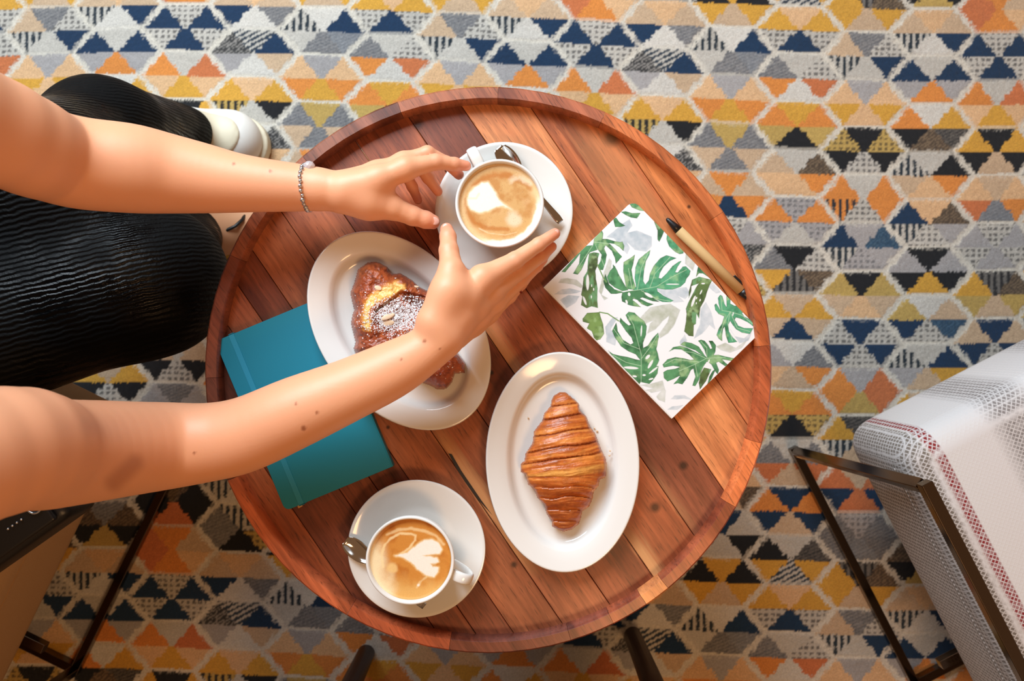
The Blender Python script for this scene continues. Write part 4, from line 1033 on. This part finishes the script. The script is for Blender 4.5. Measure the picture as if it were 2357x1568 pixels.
# ------------------------------------------------------------------ chairs
def seat_box(name, x0, x1, y0, y1, z0, z1, r, m, parent, seg=5):
    bm = bmesh.new(); bmesh.ops.create_cube(bm, size=1, matrix=Matrix.Translation(((x0 + x1) / 2, (y0 + y1) / 2, (z0 + z1) / 2)) @ Matrix.Diagonal((x1 - x0, y1 - y0, z1 - z0, 1)))
    bmesh.ops.bevel(bm, geom=list(bm.edges), offset=r, segments=seg, affect='EDGES', profile=.5)
    return bm_obj(name, bm, m, parent)
def tube_box(bm, p, q, w, h):
    p, q = Vector(p), Vector(q); d = q - p; R_ = d.to_track_quat('X', 'Z').to_matrix().to_4x4()
    bmesh.ops.create_cube(bm, size=1, matrix=Matrix.Translation((p + q) / 2) @ R_ @ Matrix.Diagonal((d.length + w, w, h, 1)))
FB = -0.205
def armchair(loc, rot, label):
    t = thing('armchair', label, 'chair', loc, rot, 'upholstered metal frame armchairs')
    seat_box('seat', -.262, .262, -.30, .300, .165, .352, .038, M_fabric, t)
    for sx in (-1, 1):      # piping along the side seam
        bm = bmesh.new(); tube_box(bm, (sx * .2622, -.25, .305), (sx * .2622, .258, .305), .0022, .0022)
        bm_obj('piping', bm, M_fabric, t, smooth=False)
    seat_box('backrest', -.25, .25, -.43, -.30, .22, .78, .05, M_fabric, t)
    for sx in (-1, 1):
        x = sx * .29; b = .0145; z0 = .0075
        for nm, p, q in [('floor_runner', (x, .25, z0), (x, FB, z0)), ('front_leg', (x, .25, z0 + .016), (x * .945, .258, .384)), ('rear_leg', (x, FB, z0 + .016), (x * .945, FB, .384)), ('arm_rail', (x * .945, .258, .40), (x * .945, FB, .40))]:
            bm = bmesh.new(); tube_box(bm, p, q, b, b); mod_bevel(bm_obj(nm, bm, M_frame, t, smooth=False), .001)
    for y, z in ((FB, .0075), (-.10, .155)):
        bm = bmesh.new(); tube_box(bm, (-.275, y, z), (.275, y, z), .0145, .0145); mod_bevel(bm_obj('cross_bar', bm, M_frame, t, smooth=False), .001)
    return t
def place(front_px, fwd, side, label, src=None):
    f = Vector(fwd).normalized(); r = Vector((f.y, -f.x)); P = at(*front_px, 0)
    c = Vector((P.x, P.y)) - f * .25 - r * .29 * side
    rot = math.atan2(f.y, f.x) - math.pi / 2
    if src is None: return armchair((c.x, c.y, .001), rot, label)
    o = copy_tree(src); o.location = (c.x, c.y, .001); o.rotation_euler = (0, 0, rot); o['label'] = label
    for ch in o.children:
        if ch.name.split('.')[0] in ('seat', 'backrest', 'piping'):
            ch.material_slots[0].link = 'OBJECT'; ch.material_slots[0].material = M_tan
    return o
ch1 = place((1825, 1037), (-.458, .889), -1, 'empty armchair at lower right in pale striped weave with a dark red stripe')
ch2 = place((444, 1000), (.44, .898), 1, 'tan armchair at lower left beneath the seated person', ch1)
# the photographer's wooden chair: only the two front legs show below the table
wc = thing('wooden_chair', 'dark wooden chair whose two front legs show below the table', 'chair')
l0, l1 = at(843, 1503, 0), at(1456, 1462, 0)
dd = (l1 - l0); back = Vector((dd.y, -dd.x, 0)).normalized()
for p in (l0, l1, l0 + back * .42, l1 + back * .42):
    bm = bmesh.new(); bmesh.ops.create_cone(bm, cap_ends=True, segments=20, radius1=.015, radius2=.021, depth=.43, matrix=Matrix.Translation((p.x, p.y, .216)))
    bm_obj('leg', bm, M_darkwood, wc)
bm = bmesh.new(); c = (l0 + l1) / 2 + back * .21
bmesh.ops.create_cube(bm, size=1, matrix=Matrix.Translation((c.x, c.y, .44)) @ Matrix.Rotation(math.atan2(dd.y, dd.x), 4, 'Z') @ Matrix.Diagonal((dd.length + .05, .47, .03, 1)))
mod_bevel(bm_obj('seat', bm, M_darkwood, wc, smooth=False), .008)
for p in (l0 + back * .42, l1 + back * .42):
    bm = bmesh.new(); bmesh.ops.create_cone(bm, cap_ends=True, segments=20, radius1=.018, radius2=.014, depth=.42, matrix=Matrix.Translation((p.x, p.y, .66))); bm_obj('back_post', bm, M_darkwood, wc)
bm = bmesh.new(); tube_box(bm, l0 + back * .42 + Vector((0, 0, .80)), l1 + back * .42 + Vector((0, 0, .80)), .02, .10); bm_obj('back_rail', bm, M_darkwood, wc, smooth=False)

# ------------------------------------------------------------------ the seated person
person = thing('person', 'person in black pleated trousers and white sneakers reaching both bare arms to the cup', 'person', (-0.95, -0.05, 0))
PO = Vector((-0.95, -0.05, 0))
def pc(px, py, zc, r):               # pixel, height above table in cm, radius in pixels -> point, radius in metres
    z = T + zc / 100; p = at(px, py, z); return np.array(p), r * (H - z) / FPX
ARM_L = [(745, 437, 7.5, 43), (700, 433, 7.5, 49), (640, 429, 7.8, 55), (543, 421, 8.3, 65), (462, 410, 8.7, 77), (380, 399, 9.5, 88), (299, 388, 11, 98), (190, 377, 13, 101), (109, 356, 15.5, 103), (0, 306, 21, 121)]
SH_L = np.array((-.52, .22, .86))
HAND_L = dict(
    palm=[[(745, 437, 7.5, 43), (800, 440, 7.6, 42), (855, 428, 7.6, 38)]],
    index=[(800, 436, 8, 38), (870, 414, 8.2, 33), (932, 389, 8, 25), (1003, 373, 7.0, 18), (1046, 378, 6.2, 15), (1073, 382, 5.7, 12)],
    middle=[(800, 425, 6.5, 36), (870, 400, 6.6, 30), (930, 374, 6.5, 22), (984, 353, 6, 17), (1028, 374, 5, 14), (1056, 402, 4.2, 12)],
    ring=[(800, 430, 5.5, 32), (860, 405, 5, 26), (905, 385, 4.8, 20), (964, 380, 4.2, 16), (986, 409, 3.3, 14), (1008, 441, 2.6, 11)],
    pinky=[(800, 440, 5, 30), (850, 425, 4, 24), (890, 405, 3.8, 18), (935, 402, 3.2, 14), (949, 430, 2.4, 12), (962, 461, 1.8, 10)],
    thumb=[(790, 455, 7.5, 34), (850, 466, 7.2, 33), (905, 479, 6.8, 27), (950, 497, 6.2, 22), (980, 506, 5.8, 19.5), (996, 511, 5.6, 17)])
ARM_R = [(1020, 768, 9, 50), (978, 807, 9, 51), (903, 851, 9, 63), (800, 899, 9.5, 70), (680, 950, 9.5, 80), (565, 1000, 9, 84), (481, 1018, 9, 87), (373, 1027, 10.5, 98), (233, 1037, 16.5, 112), (117, 1044, 22.5, 124), (0, 1039, 29, 147)]
SH_R = np.array((-.43, -.10, .87))
HAND_R = dict(
    palm=[[(1020, 768, 9, 50), (1050, 725, 8.6, 46), (1075, 700, 8, 40)]],
    index=[(1035, 735, 9, 40), (1075, 682, 9, 36), (1110, 642, 8.5, 30), (1185, 600, 7.5, 20), (1240, 563, 6.6, 16), (1277, 538, 6, 13)],
    middle=[(1045, 750, 8, 38), (1095, 702, 7.4, 34), (1132, 668, 7, 27), (1200, 622, 6, 19), (1247, 588, 5.2, 15), (1270, 568, 4.8, 12)],
    ring=[(1050, 765, 6.5, 36), (1100, 725, 5.8, 30), (1140, 692, 5.4, 24), (1200, 645, 4.6, 17), (1236, 612, 4.2, 13.5), (1250, 598, 4.0, 11)],
    pinky=[(1045, 775, 5.5, 34), (1090, 745, 4.6, 28), (1125, 720, 4.2, 22), (1172, 682, 3.8, 16), (1200, 654, 3.6, 12.5), (1214, 638, 3.4, 10)],
    thumb=[(1000, 740, 10, 42), (1034, 672, 10, 37), (1039, 622, 9.6, 29), (1033, 577, 8.6, 22), (1031, 545, 7.6, 18.5), (1028, 528, 7, 15)])
def limb(arm, sh, hand, vox):
    A = [pc(*a) for a in arm]; A.append((sh, .052))
    Hd = {k: ([[pc(*q) for q in c] for c in v] if k == 'palm' else [pc(*q) for q in v]) for k, v in hand.items()}
    allp = [(p, r) for p, r in A] + [x for k, v in Hd.items() if k != 'palm' for x in v]
    lo = np.min([p - r for p, r in allp], 0) - .012; hi = np.max([p + r for p, r in allp], 0) + .012
    f = Field(lo, hi, vox)
    P4 = np.array([np.append(p, r) for p, r in A]); P4 = np.concatenate([2 * P4[:1] - P4[1:2], P4, 2 * P4[-1:] - P4[-2:-1]])
    R4 = []
    for i in range(1, len(P4) - 2):
        p0, p1, p2, p3 = P4[i - 1:i + 3]
        for t in np.linspace(0, 1, 5)[:-1]: R4.append(.5 * (2 * p1 + (p2 - p0) * t + (2 * p0 - 5 * p1 + 4 * p2 - p3) * t * t + (3 * p1 - p0 - 3 * p2 + p3) * t ** 3))
    R4.append(P4[-2])
    for a4, b4 in zip(R4[:-1], R4[1:]): f.add(a4[:3], b4[:3], a4[3], b4[3], .004)
    for c in Hd['palm']:
        for (p, r), (q, s) in zip(c[:-1], c[1:]): f.add(p, q, r, s, .008)
    # metacarpals widen the palm
    for k in ('index', 'middle', 'ring', 'pinky'):
        c = Hd[k]
        for (p, r), (q, s) in zip(c[:2], c[1:3]): f.add(p, q, r * .95, s * .95, .007)
    c = Hd['thumb']; f.add(c[0][0], c[1][0], c[0][1], c[1][1], .010)
    hp = [x for k, v in Hd.items() if k != 'palm' for x in v]
    a, b = f.sub(np.min([p - r for p, r in hp], 0) - .030, np.max([p + r for p, r in hp], 0) + .030)
    s_ = tuple(slice(a[i], b[i]) for i in range(3)); base = f.F[s_].copy(); X, Y, Z = f.axes(a, b)
    res = base.copy()
    for k in ('index', 'middle', 'ring', 'pinky', 'thumb'):
        c = Hd[k]; st = 1 if k == 'thumb' else 2
        D = None
        for (p, r), (q, s) in zip(c[st:-1], c[st + 1:]):
            e = Field.cone(X, Y, Z, p, q, r, s)
            # knuckle: slightly fuller joint
            g = np.sqrt((X - p[0]) ** 2 + (Y - p[1]) ** 2 + (Z - p[2]) ** 2) - r * 1.03
            e = Field.smin(e, g, .002)
            D = e if D is None else Field.smin(D, e, .002)
        Fi = Field.smin(base, D, .016 if k == 'thumb' else .008)
        res = np.minimum(res, Fi)
    f.F[s_] = res
    return f, A, Hd
MOLES = [(538, 378, .0022), (622, 394, .0024), (681, 930, .0020), (730, 950, .0020), (699, 986, .0034), (977, 786, .0026), (923, 827, .0018), (447, 1043, .0020), (1013, 804, .0015)]
def arms():
    Vs, Fs, Cs = [], [], []; n = 0
    for arm, sh, hand in ((ARM_L, SH_L, HAND_L), (ARM_R, SH_R, HAND_R)):
        f, A, Hd = limb(arm, sh, hand, .0018)
        V, Q = f.mesh()
        C = np.ones((len(V), 3)) * lin((234, 168, 128))
        m = fbm(V[:, 0] * 1000, V[:, 1] * 1000, 60, 5); C = C * (1 + .10 * (m - .5))[:, None]
        def tintp(p, rad, col, amt):
            nonlocal C
            d = np.linalg.norm(V - p, axis=1); C = mixc(C, col, amt * np.exp(-(d / rad) ** 2))
        for k in ('index', 'middle', 'ring', 'pinky', 'thumb'):
            tintp(Hd[k][-1][0], .012, (222, 128, 104), .65); tintp(Hd[k][-2][0], .010, (222, 140, 112), .35); tintp(Hd[k][-3][0], .010, (224, 150, 122), .35)
        for px, py, r in MOLES:
            k = (H - V[:, 2]) / FPX
            top = V[:, 2] > T + .06
            d = np.hypot(V[:, 0] - (px - 1178.5) * k, V[:, 1] - (784 - py) * k)
            C = mixc(C, (150, 78, 46), .8 * sstep(r, r * .45, d) * top)
        if arm is ARM_R:      # elbow shadow painted into the skin colour
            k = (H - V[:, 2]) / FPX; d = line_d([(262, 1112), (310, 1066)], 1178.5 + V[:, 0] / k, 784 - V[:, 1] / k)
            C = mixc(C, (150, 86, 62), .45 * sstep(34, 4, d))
        Vs.append(V); Fs.append(Q + n); Cs.append(C); n += len(V)
    # shoulders, neck and head (behind the frame)
    g = Field((-1.12, -.34, .44), (-.28, .46, 1.26), .007)
    mid = (SH_L + SH_R) / 2
    for s in (SH_L, SH_R): g.add(s, (mid[0] - .08, s[1] * .45 + mid[1] * .55, .88), .052, .075, .05)
    g.add((-.60, .06, .84), (-.80, 0, .66), .10, .115, .08); g.add((-.80, 0, .66), (-.95, -.05, .50), .115, .12, .08)
    g.add((-.56, .06, .92), (-.53, .065, 1.0), .052, .050, .04)
    g.ellip((-.50, .068, 1.095), (.092, .074, .112), .03); g.ellip((-.455, .07, 1.03), (.05, .052, .05), .03)
    g.add((-.413, .07, 1.085), (-.398, .07, 1.062), .009, .014, .012)
    for s in (-1, 1): g.ellip((-.51, .068 + s * .075, 1.085), (.018, .008, .030), .006)
    g.add((-.408, .055, 1.035), (-.408, .085, 1.035), .008, .008, .008)
    V, Q = g.mesh(); Vs.append(V); Fs.append(Q + n); Cs.append(np.ones((len(V), 3)) * lin((234, 168, 128)))
    n += len(V)
    g = Field((-.62, .05, .0), (-.28, .32, .22), .004)       # bare ankle and foot below the trouser hem
    g.add((-.520, .170, .16), (-.480, .182, .085), .034, .038, .01); g.add((-.480, .182, .085), (-.38, .205, .036), .040, .032, .015); g.add((-.38, .205, .036), (-.33, .215, .022), .034, .020, .01)
    V, Q = g.mesh(); Vs.append(V); Fs.append(Q + n); Cs.append(np.ones((len(V), 3)) * lin((214, 158, 118)))
    V = np.concatenate(Vs) - np.array(PO); me = arr_mesh('body', V, np.concatenate(Fs)); paint(me, np.concatenate(Cs))
    obj('body', me, M_skin, person)
arms()
def field_part(name, f, m, label=None):
    V, Q = f.mesh(); o = obj(name, arr_mesh(name, V - np.array(PO), Q), m, person)
    if label: tag(o, label)
    return o
# trousers
f = Field((-1.14, -.36, .02), (-.30, .48, .74), .006)
f.add((-.98, -.12, .49), (-.95, .02, .49), .13, .13, .05)
f.add((-.95, -.10, .465), (-.462, .080, .365), .105, .092, .05)
f.add((-.95, .03, .465), (-.56, .19, .40), .10, .08, .05)
f.add((-.93, -.03, .455), (-.52, .10, .385), .10, .075, .05)
f.add((-.465, .07, .35), (-.510, .170, .12), .080, .046, .05)
f.add((-.56, .19, .42), (-.575, .29, .27), .08, .070, .04); f.add((-.575, .29, .27), (-.525, .340, .10), .068, .036, .03)
f.add((-.56, .29, .26), (-.545, .325, .12), .062, .045, .03)
field_part('trousers', f, M_pleat, 'shiny black finely pleated trousers')
# top
f = Field((-1.12, -.3, .5), (-.40, .4, 1.0), .007)
f.add((-.60, .06, .82), (-.80, 0, .66), .112, .128, .08); f.add((-.80, 0, .66), (-.96, -.05, .52), .128, .14, .08)
mid = (SH_L + SH_R) / 2
for s in (SH_L, SH_R): f.add(s + np.array((-.03, 0, 0)), (mid[0] - .08, s[1] * .45 + mid[1] * .55, .875), .064, .088, .05)
field_part('top', f, M_top, 'black sleeveless top')
f = Field((-.72, -.1, .9), (-.36, .24, 1.26), .006)
f.ellip((-.525, .068, 1.115), (.098, .088, .108), .02); f.add((-.60, .068, 1.10), (-.67, .06, .95), .06, .05, .04)
field_part('hair', f, M_hair, 'brown hair')
# sneakers
def sneaker(toe, heel, ztop):
    d = np.array(toe) - np.array(heel); d /= np.linalg.norm(d); n_ = np.array((-d[1], d[0], 0))
    toe, heel = np.array(toe), np.array(heel); z = lambda h: np.array((0, 0, h))
    lo = np.minimum(toe, heel) - .09; hi = np.maximum(toe, heel) + .09
    f = Field((lo[0], lo[1], .0), (hi[0], hi[1], .16), .004)
    f.add(toe - d * .050 + z(.038), toe - d * .12 + z(.050), .044, .040, .02)
    f.add(toe - d * .060 + n_ * .010 + z(.038), heel + d * .05 + z(.055), .040, .036, .02)
    f.add(heel + d * .04 + z(.06), heel + d * .10 + z(.085), .036, .038, .02)
    u = field_part('sneaker', f, M_shoe, 'white canvas sneaker')
    def shoe_child(nm, g, m):
        V, Q = g.mesh(); o = obj(nm, arr_mesh(nm, V - np.array(PO), Q), m); o.parent = u
    g = Field((lo[0], lo[1], -.004), (hi[0], hi[1], .05), .004)
    X, Y, Z = g.axes([0, 0, 0], g.n)
    D = np.minimum(Field.cone(X, Y, 0 * Z, toe * (1, 1, 0) - d * .048, heel + d * .04, .049, .040), 9)
    g.F = np.maximum(D, np.maximum(Z - .026, .001 - Z)).astype(np.float32)
    shoe_child('sole', g, M_sole)
    X, Y, Z = f.axes([0, 0, 0], f.n)
    g = Field((lo[0], lo[1], .0), (hi[0], hi[1], .16), .004)
    g.F = np.maximum(f.F - .0022, Field.cone(X, Y, 0 * Z, toe * (1, 1, 0) - d * .060, toe * (1, 1, 0) - d * .085, .032, .034)).astype(np.float32)
    shoe_child('toe_cap', g, M_sole)
    g = Field((lo[0], lo[1], .03), (hi[0], hi[1], .14), .0035)
    g.add(toe - d * .125 + z(.083), toe - d * .175 + z(.100), .022, .022, .01)
    for i in range(3): g.add(toe - d * (.118 + .02 * i) + n_ * .026 + z(.078 + .006 * i), toe - d * (.118 + .02 * i) - n_ * .026 + z(.078 + .006 * i), .004, .004, .002)
    shoe_child('tongue', g, M_shoe)
p = at(612, 334, .03); h = at(330, 312, .03); sneaker((p.x, p.y, 0), (h.x, h.y, 0), .09)
pts = [at(x, y, z_) for x, y, z_ in ((486, 530, .108), (503, 533, .117), (522, 530, .120), (541, 521, .118), (557, 507, .108), (566, 492, .094))]
bm = bmesh.new(); rows = []
for i, q in enumerate(pts):
    d = (pts[min(i + 1, 5)] - pts[max(i - 1, 0)]).normalized(); u_ = d.cross(Vector((0, 0, 1))).normalized(); w_ = u_.cross(d)
    rows.append([bm.verts.new(q - PO + (u_ * math.cos(t) + w_ * math.sin(t)) * .0028) for t in [2 * math.pi * k / 8 for k in range(8)]])
for A_, B_ in zip(rows[:-1], rows[1:]):
    for i in range(8): bm.faces.new((A_[i], A_[(i + 1) % 8], B_[(i + 1) % 8], B_[i]))
bm.faces.new(rows[0]); bm.faces.new(rows[-1][::-1])
tag(bm_obj('shoe_strap', bm, M_black, person), 'thin dark strap across the bare foot')
# bracelet of silver beads with one clear bead
def bracelet():
    c, r = pc(706, 433, 7.6, 48); ax = Vector((1, 0.06, 0)).normalized(); u = Vector((0, 0, 1)); v = ax.cross(u)
    emp = bpy.data.objects.new('bracelet', None); emp.empty_display_size = .01; link(emp, person); tag(emp, 'silver beaded bracelet on the wrist')
    base = None; N_ = 30
    for i in range(N_):
        a = 2 * math.pi * i / N_; R_ = r + .0016
        p = Vector(c) + (v * math.cos(a) + u * math.sin(a)) * R_ + ax * rnd.uniform(-.0006, .0006)
        if base is None:
            bm = bmesh.new(); bmesh.ops.create_icosphere(bm, subdivisions=2, radius=.0026); base = bm_obj('bead', bm, M_silver, emp); o = base
        else: o = base.copy(); COL.objects.link(o)
        o.location = p - PO
        s = rnd.uniform(.75, 1.1); o.scale = (s, s, s)
    q = at(712, 384, T + .085)
    bm = bmesh.new(); bmesh.ops.create_icosphere(bm, subdivisions=2, radius=.0062); o = bm_obj('crystal_bead', bm, M_crystal, emp, smooth=False); o.location = q - PO; tag(o, 'large clear crystal bead')
bracelet()
def ring_band():
    (p, r), (q, s) = pc(1165, 690, 3.9, 17), pc(1200, 654, 3.6, 13)
    c = p * .3 + q * .7; d = Vector(q - p).normalized()
    bm = bmesh.new(); R_, n1, n2 = s * 1.06, 28, 8
    rows = [[bm.verts.new(((R_ + .0010 * math.cos(2 * math.pi * j / n2)) * math.cos(2 * math.pi * i / n1), (R_ + .0010 * math.cos(2 * math.pi * j / n2)) * math.sin(2 * math.pi * i / n1), .0014 * math.sin(2 * math.pi * j / n2))) for j in range(n2)] for i in range(n1)]
    for i in range(n1):
        for j in range(n2): bm.faces.new((rows[i][j], rows[(i + 1) % n1][j], rows[(i + 1) % n1][(j + 1) % n2], rows[i][(j + 1) % n2]))
    bmesh.ops.transform(bm, verts=bm.verts, matrix=Matrix.Translation(Vector(c) - PO) @ d.to_track_quat('Z', 'Y').to_matrix().to_4x4())
    tag(bm_obj('finger_ring', bm, M_copper, person), 'thin copper ring on the little finger')
ring_band()
def nail(px, py, zc, lx, ly, rot, tilt=(0, 0)):
    k = (H - T - zc / 100) / FPX
    bm = bmesh.new(); bmesh.ops.create_uvsphere(bm, u_segments=18, v_segments=10, radius=1)
    M_ = Matrix.Translation(at(px, py, T + zc / 100) - PO) @ Matrix.Rotation(math.radians(rot), 4, 'Z') @ Matrix.Rotation(math.radians(tilt[0]), 4, 'Y') @ Matrix.Rotation(math.radians(tilt[1]), 4, 'X') @ Matrix.Diagonal((lx * k, ly * k, .0012, 1))
    bmesh.ops.transform(bm, verts=bm.verts, matrix=M_); bm_obj('fingernail', bm, M_nail, person)
nail(1000, 509, 6.22, 12, 9.5, -15, (16, 0))
nail(1026, 526, 7.58, 13, 8, 98, (14, 0))
nail(1281, 534, 6.42, 7, 6, 35, (25, 0))
# handbag on the chair beside the person
bp_ = at(168, 1184, .47)
bag = thing('handbag', 'black leather handbag with silver ring on the armchair beside the person', 'bag', (bp_.x, bp_.y, .4095), math.radians(35))
def bagpart(name, c, s, m, r=.012):
    bm = bmesh.new(); bmesh.ops.create_cube(bm, size=1, matrix=Matrix.Translation(c) @ Matrix.Diagonal((*s, 1)))
    bmesh.ops.bevel(bm, geom=list(bm.edges), offset=r, segments=3, affect='EDGES', profile=.5); return bm_obj(name, bm, m, bag)
bagpart('bag_body', (-.13, .055, .032), (.26, .11, .064), M_black)
bagpart('flap', (-.13, .052, .068), (.235, .095, .008), M_black, .003)
bm = bmesh.new(); rows = []
for i in range(24):
    a = 2 * math.pi * i / 24; rows.append([bm.verts.new(((.008 + .0013 * math.cos(q)) * math.cos(a), (.008 + .0013 * math.cos(q)) * math.sin(a), .0013 * math.sin(q))) for q in [2 * math.pi * j / 8 for j in range(8)]])
for i in range(24):
    for j in range(8): bm.faces.new((rows[i][j], rows[(i + 1) % 24][j], rows[(i + 1) % 24][(j + 1) % 8], rows[i][(j + 1) % 8]))
o = bm_obj('buckle_ring', bm, M_silver, bag); o.location = (-.022, .030, .0735)
for i in range(4):
    bm = bmesh.new(); bmesh.ops.create_icosphere(bm, subdivisions=1, radius=.0017); o = bm_obj('stud', bm, M_silver, bag); o.location = (-.060 + .006 * i, .026, .0735)
